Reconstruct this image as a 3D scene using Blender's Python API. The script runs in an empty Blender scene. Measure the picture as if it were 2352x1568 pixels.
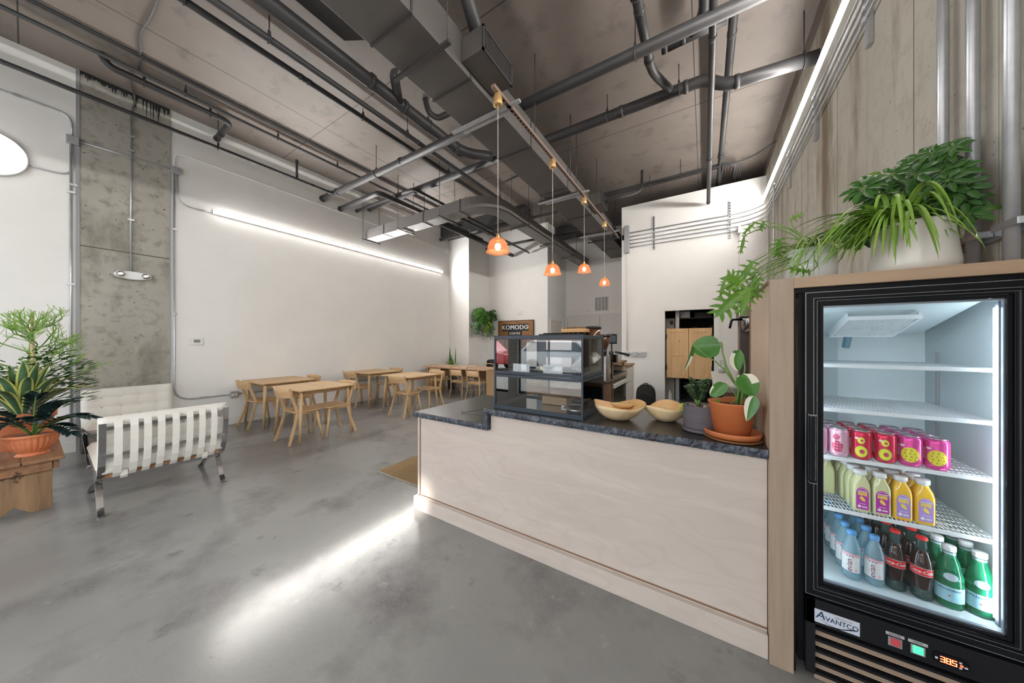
import bpy, math, random
from mathutils import Vector, Matrix
C = bpy.context.scene.collection
S = bpy.context.scene
PI = math.pi
R = random.Random(7)
# ------------------------------------------------------------------ camera
EYE = 1.45
YAW = math.atan(442 / 703)
cam = bpy.data.objects.new('camera', bpy.data.cameras.new('camera'))
C.objects.link(cam)
cam.location = (0, 0, EYE)
cam.rotation_euler = (PI / 2, 0, YAW)
cam.data.lens = 703 / 2352 * 36
cam.data.sensor_width = 36
cam.data.clip_start = .02
S.camera = cam
# ------------------------------------------------------------------ sky, sun, exposure
S.view_settings.view_transform = 'Standard'
S.view_settings.look = 'None'
S.view_settings.gamma = 1
S.view_settings.use_curve_mapping = False
S.view_settings.exposure = 0.62
S.cycles.max_bounces = 9
S.cycles.diffuse_bounces = 5
S.cycles.glossy_bounces = 4
S.cycles.transmission_bounces = 6
S.cycles.transparent_max_bounces = 14
S.cycles.sample_clamp_indirect = 4
S.cycles.use_denoising = True
SKY = 5.2
w = bpy.data.worlds.new('daylight')
S.world = w
w.use_nodes = True
bg = w.node_tree.nodes['Background']
bg.inputs[0].default_value = (.86, .93, 1, 1)
bg.inputs[1].default_value = SKY
SUN_EL = math.radians(40)
sl = bpy.data.lights.new('sun', 'SUN')
sl.energy = 8
sl.angle = math.radians(1.6)
sl.color = (1, .95, .88)
sun = bpy.data.objects.new('sun', sl)
C.objects.link(sun)
sun.location = (-2, -12, 12)
sun.rotation_euler = (PI / 2 - SUN_EL, 0, math.atan(.13))
LED_L, LED_R, BULB = 112, 92, 30
for nm, x, wd in (('window_light', -5.3, 3.2), ('window_light', -1.9, 3.2), ('window_light', .2, 1.4)):
    al = bpy.data.lights.new(nm, 'AREA')
    al.shape = 'RECTANGLE'
    al.size, al.size_y = wd, 4.0
    al.cycles.is_portal = True
    ao = bpy.data.objects.new(nm, al)
    C.objects.link(ao)
    ao.location = (x, -2.05, 2.35)
    ao.rotation_euler = (PI / 2, 0, 0)

# ------------------------------------------------------------------ pixel to place (a ray of the photograph met with a real plane)
def ray(u, v):
    s, c = math.sin(YAW), math.cos(YAW)
    return Vector((-s * 703 + c * (u - 1176), c * 703 + s * (u - 1176), 784 - v))
def atX(u, v, x):
    d = ray(u, v); k = x / d.x
    return Vector((x, d.y * k, EYE + d.z * k))
def atY(u, v, y):
    d = ray(u, v); k = y / d.y
    return Vector((d.x * k, y, EYE + d.z * k))
def atZ(u, v, z=0.):
    d = ray(u, v); k = (z - EYE) / d.z
    return Vector((d.x * k, d.y * k, z))

# ------------------------------------------------------------------ materials
def nn(nt, typ, **kw):
    n = nt.nodes.new(typ)
    for k, v in kw.items():
        setattr(n, k, v)
    return n
def mat(name, col, rough=.5, metal=0, noise=None, bump=None, emit=None, spec=.5, trans=0, ior=1.45, coat=0, coords='Object', alpha=None, sss=0):
    """noise = (scale, colour2, low, high, stretch xyz)   bump = (scale, strength, stretch)"""
    m = bpy.data.materials.new(name)
    m.use_nodes = True
    nt = m.node_tree
    b = nt.nodes['Principled BSDF']
    b.inputs['Base Color'].default_value = (*col, 1)
    b.inputs['Roughness'].default_value = rough
    b.inputs['Metallic'].default_value = metal
    b.inputs['Specular IOR Level'].default_value = spec
    b.inputs['IOR'].default_value = ior
    b.inputs['Transmission Weight'].default_value = trans
    b.inputs['Coat Weight'].default_value = coat
    if emit:
        b.inputs['Emission Color'].default_value = (*emit[0], 1)
        b.inputs['Emission Strength'].default_value = emit[1]
    tc = nn(nt, 'ShaderNodeTexCoord')
    def field(scale, stretch, detail=6, rough_=.6):
        mp = nn(nt, 'ShaderNodeMapping')
        mp.inputs['Scale'].default_value = stretch or (1, 1, 1)
        nt.links.new(tc.outputs[coords], mp.inputs[0])
        n = nn(nt, 'ShaderNodeTexNoise')
        n.inputs['Scale'].default_value = scale
        n.inputs['Detail'].default_value = detail
        n.inputs['Roughness'].default_value = rough_
        nt.links.new(mp.outputs[0], n.inputs['Vector'])
        return n.outputs[0]
    last = None
    for nz in (noise if isinstance(noise, list) else [noise] if noise else []):
        f = field(nz[0], nz[4] if len(nz) > 4 else None)
        mr = nn(nt, 'ShaderNodeMapRange')
        mr.inputs[1].default_value, mr.inputs[2].default_value = nz[2], nz[3]
        nt.links.new(f, mr.inputs[0])
        mx = nn(nt, 'ShaderNodeMix', data_type='RGBA')
        nt.links.new(mr.outputs[0], mx.inputs['Factor'])
        if last is None:
            mx.inputs[6].default_value = (*col, 1)
        else:
            nt.links.new(last, mx.inputs[6])
        mx.inputs[7].default_value = (*nz[1], 1)
        last = mx.outputs[2]
    if last is not None:
        nt.links.new(last, b.inputs['Base Color'])
    if bump:
        f = field(bump[0], bump[2] if len(bump) > 2 else None)
        bp = nn(nt, 'ShaderNodeBump')
        bp.inputs['Strength'].default_value = bump[1]
        bp.inputs['Distance'].default_value = .01
        nt.links.new(f, bp.inputs['Height'])
        nt.links.new(bp.outputs[0], b.inputs['Normal'])
    m['last'] = 0
    return m
def lines(m, axis, period, offset, width, col):
    """thin joint lines across one axis, mixed over the base colour"""
    nt = m.node_tree
    b = nt.nodes['Principled BSDF']
    tc = nn(nt, 'ShaderNodeTexCoord')
    sp = nn(nt, 'ShaderNodeSeparateXYZ')
    nt.links.new(tc.outputs['Object'], sp.inputs[0])
    def ma(op, a, v):
        n = nn(nt, 'ShaderNodeMath', operation=op)
        nt.links.new(a, n.inputs[0])
        n.inputs[1].default_value = v
        return n.outputs[0]
    a = ma('ADD', sp.outputs[axis], -offset + period * 50)
    a = ma('MODULO', a, period)
    a = ma('LESS_THAN', a, width)
    mx = nn(nt, 'ShaderNodeMix', data_type='RGBA')
    nt.links.new(a, mx.inputs['Factor'])
    lk = b.inputs['Base Color'].links
    if lk:
        nt.links.new(lk[0].from_socket, mx.inputs[6])
    else:
        mx.inputs[6].default_value = b.inputs['Base Color'].default_value
    mx.inputs[7].default_value = (*col, 1)
    nt.links.new(mx.outputs[2], b.inputs['Base Color'])
def wood(name, c1, c2, axis=0, rough=.45, scale=3.0, coat=0, knots=None):
    st = [9, 9, 9]
    st[axis] = .7
    ns = [(scale, c2, .35, .7, tuple(st))]
    if knots:
        ns.append((knots[0], knots[1], .66, .70, (1, 1, .8)))
    return mat(name, c1, rough, noise=ns, bump=(scale * 2, .06, tuple(st)), coat=coat)
def pane(name, tint=(1, 1, 1), refl=1.0, rough=0.0, base=.04):
    """clear sheet glass: what is behind it, tinted, under a Fresnel reflection"""
    m = bpy.data.materials.new(name)
    m.use_nodes = True
    nt = m.node_tree
    nt.nodes.clear()
    out = nn(nt, 'ShaderNodeOutputMaterial')
    t = nn(nt, 'ShaderNodeBsdfTransparent')
    t.inputs[0].default_value = (*tint, 1)
    g = nn(nt, 'ShaderNodeBsdfGlossy')
    g.inputs['Roughness'].default_value = rough
    lw = nn(nt, 'ShaderNodeFresnel')
    lw.inputs[0].default_value = 1.5
    mu = nn(nt, 'ShaderNodeMath', operation='MULTIPLY')
    mu.inputs[1].default_value = refl
    nt.links.new(lw.outputs[0], mu.inputs[0])
    mx = nn(nt, 'ShaderNodeMixShader')
    nt.links.new(mu.outputs[0], mx.inputs[0])
    nt.links.new(t.outputs[0], mx.inputs[1])
    nt.links.new(g.outputs[0], mx.inputs[2])
    nt.links.new(mx.outputs[0], out.inputs[0])
    return m

M = {}
M['floor'] = mat('polished_concrete', (.222, .22, .217), .2, noise=[(.55, (.285, .28, .272), .38, .66), (1.5, (.125, .12, .117), .50, .72), (4.5, (.075, .07, .067), .63, .76), (9, (.32, .31, .295), .62, .78), (60, (.25, .24, .23), .5, .8)], bump=(3, .015))
M['wall'] = mat('white_paint', (.86, .85, .83), .6, noise=(2, (.83, .82, .80), .4, .7), bump=(120, .03))
M['trimw'] = mat('white_trim', (.83, .82, .80), .4)
M['ceil'] = mat('dark_ceiling', (.20, .168, .150), .55, noise=[(.6, (.245, .207, .186), .4, .65), (3, (.13, .112, .102), .55, .75), (40, (.2, .18, .165), .68, .75)], bump=(5, .05))
lines(M['ceil'], 0, 5.32, -5.44, .012, (.05, .045, .04))
lines(M['ceil'], 1, 2.74, 2.69, .012, (.05, .045, .04))
M['conc'] = mat('bare_concrete', (.38, .365, .325), .8, noise=[(1.1, (.44, .42, .37), .4, .65, (1, 1, .6)), (1.7, (.15, .135, .11), .50, .72, (1, 1, .5)), (9, (.22, .205, .175), .52, .75), (3, (.52, .5, .45), .62, .75, (1, 1, .5)), (30, (.05, .045, .04), .655, .70, (1, .6, 1))], bump=(14, .35))
lines(M['conc'], 2, 2.44, 2.72, .015, (.12, .105, .085))
M['wallr'] = mat('board_formed_concrete', (.45, .43, .37), .8, noise=[(.8, (.56, .54, .475), .35, .65, (1, 1, .6)), (2.3, (.33, .30, .235), .53, .70, (1, 1, .35)), (12, (.38, .36, .31), .5, .8), (1.1, (.20, .16, .11), .53, .68, (1, 1.8, .3)), (38, (.12, .11, .09), .665, .72)], bump=(12, .3))
lines(M['wallr'], 1, 1.22, .33, .01, (.17, .14, .10))
lines(M['wallr'], 1, 1.22, .94, .004, (.25, .21, .16))
M['pipe'] = mat('dark_painted_metal', (.036, .036, .039), .46, noise=(3, (.05, .048, .048), .4, .7))
M['duct'] = mat('dark_duct_metal', (.085, .078, .075), .45, noise=(1.5, (.115, .104, .098), .4, .7))
M['galv'] = mat('galvanised_steel', (.56, .58, .61), .36, .6, noise=(8, (.46, .48, .51), .4, .7))
M['chrome'] = mat('polished_steel', (.42, .42, .43), .16, 1)
M['steel'] = mat('brushed_steel', (.5, .5, .5), .3, 1)
M['black'] = mat('black_plastic', (.008, .009, .012), .2, spec=.28)
M['blackm'] = mat('black_metal', (.02, .022, .026), .3)
M['case'] = mat('slate_frame', (.03, .045, .065), .35)
M['white'] = mat('white_plastic', (.8, .8, .79), .35)
M['paper'] = mat('white_paper', (.85, .88, .9), .7)
M['led'] = mat('led_diffuser', (1, 1, 1), .5, emit=((1, .975, .94), LED_L))
M['ledside'] = mat('led_side', (1, 1, 1), .5, emit=((1, .97, .92), 8))
M['ledr'] = mat('led_diffuser_bright', (1, 1, 1), .5, emit=((1, .965, .91), LED_R))
M['disc'] = mat('lamp_disc', (1, 1, 1), .5, emit=((1, .98, .94), 6))
M['oak'] = wood('light_oak', (.63, .43, .235), (.52, .33, .165), 0)
M['oakz'] = wood('light_oak_upright', (.62, .43, .245), (.50, .33, .17), 2)
M['birch'] = mat('birch_plywood', (.60, .535, .485), .5, noise=[(1.2, (.54, .475, .43), .4, .7, (.8, 1, 1.6)), (4, (.63, .565, .51), .5, .7, (.5, 1, 3)), (1.1, (.47, .41, .365), .62, .8)])
def add_rings(m, c, s):
    nt = m.node_tree
    b = nt.nodes['Principled BSDF']
    tc = nn(nt, 'ShaderNodeTexCoord')
    mp = nn(nt, 'ShaderNodeMapping')
    mp.inputs['Scale'].default_value = (.8, 1, 2.0)
    nt.links.new(tc.outputs['Object'], mp.inputs[0])
    wv = nn(nt, 'ShaderNodeTexWave', wave_type='RINGS')
    wv.inputs['Scale'].default_value = s
    wv.inputs['Distortion'].default_value = 22
    wv.inputs['Detail'].default_value = 2
    wv.inputs['Detail Scale'].default_value = .5
    nt.links.new(mp.outputs[0], wv.inputs['Vector'])
    mr = nn(nt, 'ShaderNodeMapRange')
    mr.inputs[1].default_value, mr.inputs[2].default_value, mr.inputs[4].default_value = .75, 1, .28
    nt.links.new(wv.outputs['Fac'], mr.inputs[0])
    mx = nn(nt, 'ShaderNodeMix', data_type='RGBA')
    nt.links.new(mr.outputs[0], mx.inputs['Factor'])
    nt.links.new(b.inputs['Base Color'].links[0].from_socket, mx.inputs[6])
    mx.inputs[7].default_value = (*c, 1)
    nt.links.new(mx.outputs[2], b.inputs['Base Color'])
add_rings(M['birch'], (.50, .44, .39), 4.5)
M['maple'] = wood('taupe_maple', (.40, .315, .24), (.34, .26, .195), 2, scale=4)
M['maplex'] = wood('taupe_maple_header', (.44, .315, .215), (.37, .26, .17), 0, scale=4)
M['edge'] = mat('plywood_edge', (.22, .13, .085), .6)
M['granite'] = mat('dark_stone', (.035, .031, .028), .27, noise=[(3, (.055, .047, .04), .4, .7), (30, (.11, .10, .09), .66, .75)])
M['granedge'] = mat('rough_stone_edge', (.045, .055, .075), .35, noise=[(22, (.16, .19, .24), .5, .68, (2, 2, .8)), (9, (.02, .02, .025), .5, .65), (5, (.42, .36, .3), .69, .74)], bump=(30, .6))
M['terra'] = mat('terracotta', (.62, .20, .085), .65, noise=(5, (.70, .28, .14), .45, .75), bump=(60, .05))
M['terrad'] = mat('smooth_terracotta', (.52, .155, .05), .5, noise=(4, (.58, .2, .08), .45, .75))
M['greypot'] = mat('grey_clay', (.115, .105, .12), .75, bump=(8, .4, (1, 1, 9)))
M['ceramic'] = mat('white_ceramic', (.74, .73, .68), .22, noise=(80, (.6, .57, .5), .7, .75))
M['gloss'] = mat('glossy_white_ceramic', (.82, .85, .88), .08, coat=.5)
M['soil'] = mat('soil', (.06, .04, .03), .95, noise=(60, (.25, .2, .16), .5, .7), bump=(60, .8))
M['pebble'] = mat('pebbles', (.42, .33, .27), .7, noise=(30, (.2, .15, .12), .4, .7))
def leafm(name, c, c2, rough=.35):
    return mat(name, c, rough, noise=(9, c2, .35, .7), spec=.4)
M['lf_dark'] = leafm('deep_green_leaf', (.025, .085, .02), (.05, .13, .025))
M['lf_umb'] = mat('umbrella_leaf', (.03, .10, .02), .3, noise=[(9, (.05, .14, .025), .35, .7), (5, (.16, .27, .03), .6, .68)])
M['lf_mid'] = leafm('green_leaf', (.055, .17, .03), (.09, .23, .035))
M['lf_lime'] = leafm('lime_leaf', (.26, .42, .03), (.34, .5, .06))
M['lf_spider'] = leafm('spider_leaf', (.16, .32, .035), (.27, .43, .08))
M['lf_monstera'] = leafm('monstera_leaf', (.045, .16, .03), (.07, .21, .035), .25)
M['lf_cream'] = leafm('cream_leaf', (.78, .76, .68), (.7, .72, .55), .35)
M['lf_snake'] = leafm('snake_leaf', (.035, .10, .05), (.10, .18, .09), .3)
M['lf_yellow'] = leafm('yellow_leaf_edge', (.55, .55, .16), (.48, .5, .12), .35)
M['lf_blue'] = leafm('black_green_leaf', (.015, .035, .035), (.03, .055, .055), .25)
M['lf_grey'] = leafm('grey_green_leaf', (.09, .17, .09), (.2, .3, .17), .5)
M['lf_phil'] = leafm('philodendron_leaf', (.075, .19, .018), (.14, .28, .03), .3)
M['stem'] = mat('green_stem', (.16, .28, .07), .5)
M['twig'] = mat('twig', (.2, .12, .06), .8)
M['cushion'] = mat('white_leather', (.80, .785, .74), .42, bump=(25, .08))
M['cushb'] = mat('cream_leather', (.74, .68, .60), .5, bump=(25, .08))

M['bulb'] = mat('warm_bulb', (1, .9, .7), .4, emit=((1, .80, .52), BULB))
M['brass'] = mat('amber_cap', (.62, .40, .17), .35, .5)
def glassy(name, tint, solid_, rough=.05, emit=None):
    """thin tinted wall: partly clear, partly coloured, glossy"""
    m = bpy.data.materials.new(name); m.use_nodes = True
    nt = m.node_tree
    b = nt.nodes['Principled BSDF']
    b.inputs['Base Color'].default_value = (*tint, 1); b.inputs['Roughness'].default_value = rough
    b.inputs['Coat Weight'].default_value = .5
    t = nn(nt, 'ShaderNodeBsdfTransparent'); t.inputs[0].default_value = (*[min(1, c * 1.2 + .25) for c in tint], 1)
    mx = nn(nt, 'ShaderNodeMixShader'); mx.inputs[0].default_value = solid_
    nt.links.new(t.outputs[0], mx.inputs[1]); nt.links.new(b.outputs[0], mx.inputs[2])
    nt.links.new(mx.outputs[0], nt.nodes['Material Output'].inputs[0])
    return m
M['copper'] = glassy('copper_glass', (.66, .42, .29), .27, .1)
M['cord'] = mat('white_cord', (.6, .58, .55), .6)
M['rustic'] = wood('rustic_board', (.34, .17, .085), (.17, .10, .06), 0, rough=.8, scale=2.2, knots=(9, (.09, .05, .03)))
M['rusticz'] = wood('rustic_panel', (.36, .22, .12), (.2, .12, .065), 2, rough=.85, scale=2.2, knots=(9, (.09, .05, .03)))
M['pine'] = wood('knotty_pine', (.74, .50, .27), (.62, .38, .17), 2, rough=.4, scale=2.2, knots=(13, (.20, .09, .035)))
M['signw'] = wood('sign_slats', (.42, .20, .07), (.20, .09, .035), 0, rough=.5, scale=5)
lines(M['signw'], 2, .045, 0, .004, (.05, .025, .01))
M['bowl'] = wood('carved_wood', (.72, .47, .23), (.60, .34, .13), 0, rough=.45, scale=2.5)
M['bowlout'] = wood('pale_carved_wood', (.80, .66, .42), (.70, .52, .28), 2, rough=.5, scale=2.0)
M['jute'] = mat('jute', (.36, .24, .12), .95, noise=(90, (.2, .13, .065), .45, .6), bump=(120, 1))
lines(M['jute'], 0, .028, 0, .012, (.28, .18, .085))
M['pane'] = pane('clear_glass', (.97, .99, .99), 1.0)
M['casegl'] = pane('case_glass', (.95, .97, .98), 1.5)
M['fridgegl'] = pane('fridge_glass', (.97, .99, 1), .55)
M['fridgein'] = mat('fridge_liner', (.62, .70, .72), .4)
M['fridgew'] = mat('white_wire', (.82, .86, .88), .35)
M['dark'] = mat('shade_and_matte_black', (.02, .022, .026), .8)  # near-black colour paints in the unlit kitchen and counter recess; plain black elsewhere
M['slate'] = mat('sign_black', (.02, .02, .022), .6)
M['letter'] = mat('white_letter', (.85, .85, .85), .5)
M['leather'] = mat('dark_olive_cloth', (.03, .03, .025), .7, bump=(60, .3))
M['cabw'] = mat('cabinet_white', (.66, .63, .58), .4)
M['oakdark'] = wood('aged_wood_top', (.28, .18, .10), (.16, .10, .06), 1, rough=.5)
M['copperrail'] = mat('copper_rail', (.28, .20, .165), .4, .3)

# ------------------------------------------------------------------ mesh building
class MB:
    def __init__(s):
        s.v, s.f, s.m, s.s = [], [], [], []
    def add(s, vs, fs, mi=0, smooth=False):
        o = len(s.v)
        s.v += [tuple(p) for p in vs]
        for f in fs:
            s.f.append([o + i for i in f]); s.m.append(mi); s.s.append(smooth)
        return s
    def box(s, x0, y0, z0, x1, y1, z1, mi=0, xf=None):
        vs = [Vector((x, y, z)) for x in (x0, x1) for y in (y0, y1) for z in (z0, z1)]
        if xf: vs = [xf @ p for p in vs]
        return s.add(vs, [(0, 1, 3, 2), (4, 6, 7, 5), (0, 4, 5, 1), (2, 3, 7, 6), (0, 2, 6, 4), (1, 5, 7, 3)], mi)
    def prism(s, poly, a, b, axis='z', mi=0, smooth=False):
        """poly in the two other axes (in xyz order), extruded from a to b on axis"""
        n = len(poly)
        def P(p, h):
            return {'z': (p[0], p[1], h), 'y': (p[0], h, p[1]), 'x': (h, p[0], p[1])}[axis]
        vs = [P(p, a) for p in poly] + [P(p, b) for p in poly]
        s.add(vs, [list(range(n))[::-1], list(range(n, 2 * n))], mi)
        o = len(s.v) - 2 * n
        for i in range(n):
            j = (i + 1) % n
            s.f.append([o + i, o + j, o + n + j, o + n + i]); s.m.append(mi); s.s.append(smooth)
        return s
    def tube(s, pts, r, n=10, mi=0, cap=True, smooth=True, squash=None, ref=None):
        pts = [Vector(p) for p in pts]
        rs = r if isinstance(r, (list, tuple)) else [r] * len(pts)
        vs, up = [], Vector(ref) if ref else None
        for i, p in enumerate(pts):
            if i == 0: t = pts[1] - p
            elif i == len(pts) - 1: t = p - pts[i - 1]
            else: t = (pts[i + 1] - p).normalized() + (p - pts[i - 1]).normalized()
            if t.length < 1e-9: t = Vector((0, 0, 1))
            t.normalize()
            if up is None:
                up = Vector((0, 0, 1)) if abs(t.z) < .9 else Vector((0, 1, 0))
            a = up - t * up.dot(t)
            if a.length < 1e-6: a = t.orthogonal()
            a.normalize(); up = a
            b = t.cross(a)
            sa, sb = squash if squash else (1, 1)
            for k in range(n):
                q = 2 * PI * (k + .5) / n
                vs.append(p + a * math.cos(q) * rs[i] * sa + b * math.sin(q) * rs[i] * sb)
        fs = []
        for i in range(len(pts) - 1):
            for k in range(n):
                k2 = (k + 1) % n
                fs.append((i * n + k, i * n + k2, (i + 1) * n + k2, (i + 1) * n + k))
        s.add(vs, fs, mi, smooth)
        if cap:
            o = len(s.v) - len(vs)
            s.f.append([o + k for k in range(n)][::-1]); s.m.append(mi); s.s.append(False)
            e = o + (len(pts) - 1) * n
            s.f.append([e + k for k in range(n)]); s.m.append(mi); s.s.append(False)
        return s
    def cyl(s, p, q, r, n=16, mi=0, r2=None, cap=True):
        return s.tube([p, q], [r, r if r2 is None else r2], n, mi, cap)
    def lathe(s, prof, c=(0, 0, 0), n=24, mi=0, wave=None, xf=None, close=True, smooth=True):
        """prof: list of (radius, z[, material])"""
        vs = []
        for q in prof:
            for k in range(n):
                a = 2 * PI * k / n
                r = q[0] * (1 + (wave(a, q[1]) if wave else 0))
                p = Vector((c[0] + r * math.cos(a), c[1] + r * math.sin(a), c[2] + q[1]))
                vs.append(xf @ p if xf else p)
        o = len(s.v)
        s.v += [tuple(p) for p in vs]
        for i in range(len(prof) - 1):
            for k in range(n):
                k2 = (k + 1) % n
                s.f.append([o + i * n + k, o + i * n + k2, o + (i + 1) * n + k2, o + (i + 1) * n + k])
                s.m.append(prof[i][2] if len(prof[i]) > 2 else mi); s.s.append(smooth)
        if close:
            if prof[0][0] > 1e-5:
                s.f.append([o + k for k in range(n)][::-1]); s.m.append(prof[0][2] if len(prof[0]) > 2 else mi); s.s.append(False)
            if prof[-1][0] > 1e-5:
                e = o + (len(prof) - 1) * n
                s.f.append([e + k for k in range(n)]); s.m.append(prof[-1][2] if len(prof[-1]) > 2 else mi); s.s.append(False)
        return s
    def ball(s, c, r, n=12, mi=0, sc=(1, 1, 1)):
        h = n // 2
        prof = [(math.sin(PI * i / h), -math.cos(PI * i / h)) for i in range(h + 1)]
        prof[0] = (1e-6, -1); prof[-1] = (1e-6, 1)
        xf = Matrix.Translation(Vector(c)) @ Matrix.Diagonal((r * sc[0], r * sc[1], r * sc[2], 1))
        return s.lathe(prof, (0, 0, 0), n, mi, xf=xf, close=False)
    def grid(s, rows, mi=0, smooth=True, mf=None):
        n = len(rows[0])
        o = len(s.v)
        for r_ in rows: s.v += [tuple(p) for p in r_]
        for i in range(len(rows) - 1):
            for j in range(n - 1):
                s.f.append([o + i * n + j, o + i * n + j + 1, o + (i + 1) * n + j + 1, o + (i + 1) * n + j])
                s.m.append(mf(i, j) if mf else mi); s.s.append(smooth)
        return s
    def leaf(s, pts, w, prof, nrm=(0, 0, 1), fold=.25, m=4, mf=None, mi=0):
        """a blade along pts; w half width; prof(t) 0..1; nrm rough face normal; fold = V-fold"""
        pts = [Vector(p) for p in pts]
        if len(pts) == 3:
            q0, q1, q2 = pts
            pts = [q0 * (2 * (t - .5) * (t - 1)) + q1 * (-4 * t * (t - 1)) + q2 * (2 * t * (t - .5)) for t in (0, .12, .3, .5, .7, .88, 1)]
        rows = []
        N = len(pts)
        nr = Vector(nrm)
        for i, p in enumerate(pts):
            t = pts[min(i + 1, N - 1)] - pts[max(i - 1, 0)]
            t.normalize()
            b = t.cross(nr)
            if b.length < 1e-5: b = t.orthogonal()
            b.normalize()
            up = b.cross(t).normalized()
            hw = w * prof(i / (N - 1))
            rows.append([p + b * hw * (2 * j / m - 1) + up * abs(2 * j / m - 1) * hw * fold for j in range(m + 1)])
        return s.grid(rows, mi, True, mf)
    def build(s, name, ms, parent=None, bevel=0, seg=2, solid=0, loc=None, rot=None, subs=0):
        me = bpy.data.meshes.new(name)
        me.from_pydata(s.v, [], s.f)
        if not isinstance(ms, (list, tuple)): ms = [ms]
        for m_ in ms: me.materials.append(M[m_] if isinstance(m_, str) else m_)
        me.polygons.foreach_set('material_index', s.m)
        me.polygons.foreach_set('use_smooth', s.s)
        me.update()
        o = bpy.data.objects.new(name, me)
        C.objects.link(o)
        if parent: o.parent = parent
        if loc: o.location = loc
        if rot: o.rotation_euler = rot
        if solid:
            md = o.modifiers.new('thickness', 'SOLIDIFY'); md.thickness = solid; md.offset = 0
        if subs:
            md = o.modifiers.new('smooth', 'SUBSURF'); md.levels = md.render_levels = subs
        if bevel:
            md = o.modifiers.new('edge', 'BEVEL'); md.width = bevel; md.segments = seg
            md.limit_method = 'ANGLE'; md.angle_limit = .7
        return o
def tag(o, label, cat, group=None):
    o['label'] = label; o['category'] = cat
    if group: o['group'] = group
    return o
def thing(name, label, cat, loc=(0, 0, 0), rz=0, group=None):
    o = bpy.data.objects.new(name, None)
    o.empty_display_size = .1
    C.objects.link(o)
    o.location = loc; o.rotation_euler = (0, 0, rz)
    return tag(o, label, cat, group)
def struct(name, mb, m, **kw):
    o = mb.build(name, m, **kw)
    if not kw.get('parent'): o['kind'] = 'structure'
    return o
def dup(root, loc, rz, label, group=None):
    r = root.copy(); C.objects.link(r)
    r.location = loc; r.rotation_euler = (0, 0, rz)
    r['label'] = label
    if group: r['group'] = group
    for ch in list(root.children):
        c = ch.copy(); C.objects.link(c); c.parent = r
        for g in ch.children:
            d = g.copy(); C.objects.link(d); d.parent = c
    return r
def fil(pts, rad=.1, n=6):
    pts = [Vector(p) for p in pts]
    out = [pts[0]]
    for i in range(1, len(pts) - 1):
        a, b, c = pts[i - 1], pts[i], pts[i + 1]
        r1 = min(rad, (a - b).length * .49, (c - b).length * .49)
        p, q = b + (a - b).normalized() * r1, b + (c - b).normalized() * r1
        for k in range(n + 1):
            t = k / n
            out.append(p * (1 - t) ** 2 + b * 2 * t * (1 - t) + q * t * t)
    return out + [pts[-1]]
def arc(a, b, h, n=8, d=(0, 0, 1)):
    """points from a to b bulging by h along d"""
    a, b, d = Vector(a), Vector(b), Vector(d)
    return [a.lerp(b, i / n) + d * h * 4 * (i / n) * (1 - i / n) for i in range(n + 1)]
def rrect(x0, y0, x1, y1, r, n=5):
    out = []
    for cx, cy, a0 in ((x1 - r, y0 + r, -90), (x1 - r, y1 - r, 0), (x0 + r, y1 - r, 90), (x0 + r, y0 + r, 180)):
        for k in range(n + 1):
            a = math.radians(a0 + 90 * k / n)
            out.append((cx + r * math.cos(a), cy + r * math.sin(a)))
    return out
_tc = {}
def text_geo(txt, size, ext=.0, shear=0, space=1.0):
    key = (txt, size, ext, shear, space)
    if key in _tc: return _tc[key]
    cu = bpy.data.curves.new('t', 'FONT')
    cu.body = txt; cu.size = size; cu.extrude = ext; cu.shear = shear; cu.space_character = space
    cu.align_x = 'CENTER'; cu.align_y = 'CENTER'
    cu.resolution_u = 3
    o = bpy.data.objects.new('t', cu)
    C.objects.link(o)
    dg = bpy.context.evaluated_depsgraph_get()
    me = o.evaluated_get(dg).to_mesh()
    g = ([v.co.copy() for v in me.vertices], [list(p.vertices) for p in me.polygons])
    o.evaluated_get(dg).to_mesh_clear()
    bpy.data.objects.remove(o)
    _tc[key] = g
    return g
def text_flat(mb, txt, size, c, ext=.001, shear=0, rot=0, sx=1, sy=1, mi=0, space=1.0, bold=0):
    """text standing upright on a face that looks towards -Y, centred at c"""
    vs, fs = text_geo(txt, size, ext, shear, space)
    for dx in ((0,) if not bold else (-bold, 0, bold)):
        out = []
        for v in vs:
            x, y = v.x * sx + dx, v.y * sy
            x, y = x * math.cos(rot) - y * math.sin(rot), x * math.sin(rot) + y * math.cos(rot)
            out.append((c[0] + x, c[1] - v.z - abs(dx - .00011) * .2, c[2] + y))
        mb.add(out, fs, mi)
def text_round(mb, txt, size, c, r, ang0=0, rot=0, mi=0, shear=0, sx=1, bold=0):
    """text wrapped on an upright cylinder of radius r round c, facing -Y turned by ang0"""
    vs, fs = text_geo(txt, size, 0, shear)
    for dx in ((0,) if not bold else (-bold, 0, bold)):
        out = []
        for v in vs:
            x, y = v.x * sx + dx, v.y
            x, y = x * math.cos(rot) - y * math.sin(rot), x * math.sin(rot) + y * math.cos(rot)
            a = x / r + ang0
            q = r + abs(dx - .00002) * .2
            out.append((c[0] + q * math.sin(a), c[1] - q * math.cos(a), c[2] + y))
        mb.add(out, fs, mi)
def patch_round(mb, r, a0, a1, z0, z1, c=(0, 0, 0), mi=0, n=8):
    rows = []
    for z in (z0, z1):
        rows.append([(c[0] + r * math.sin(a0 + (a1 - a0) * k / n), c[1] - r * math.cos(a0 + (a1 - a0) * k / n), c[2] + z) for k in range(n + 1)])
    mb.grid(rows, mi)
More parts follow.
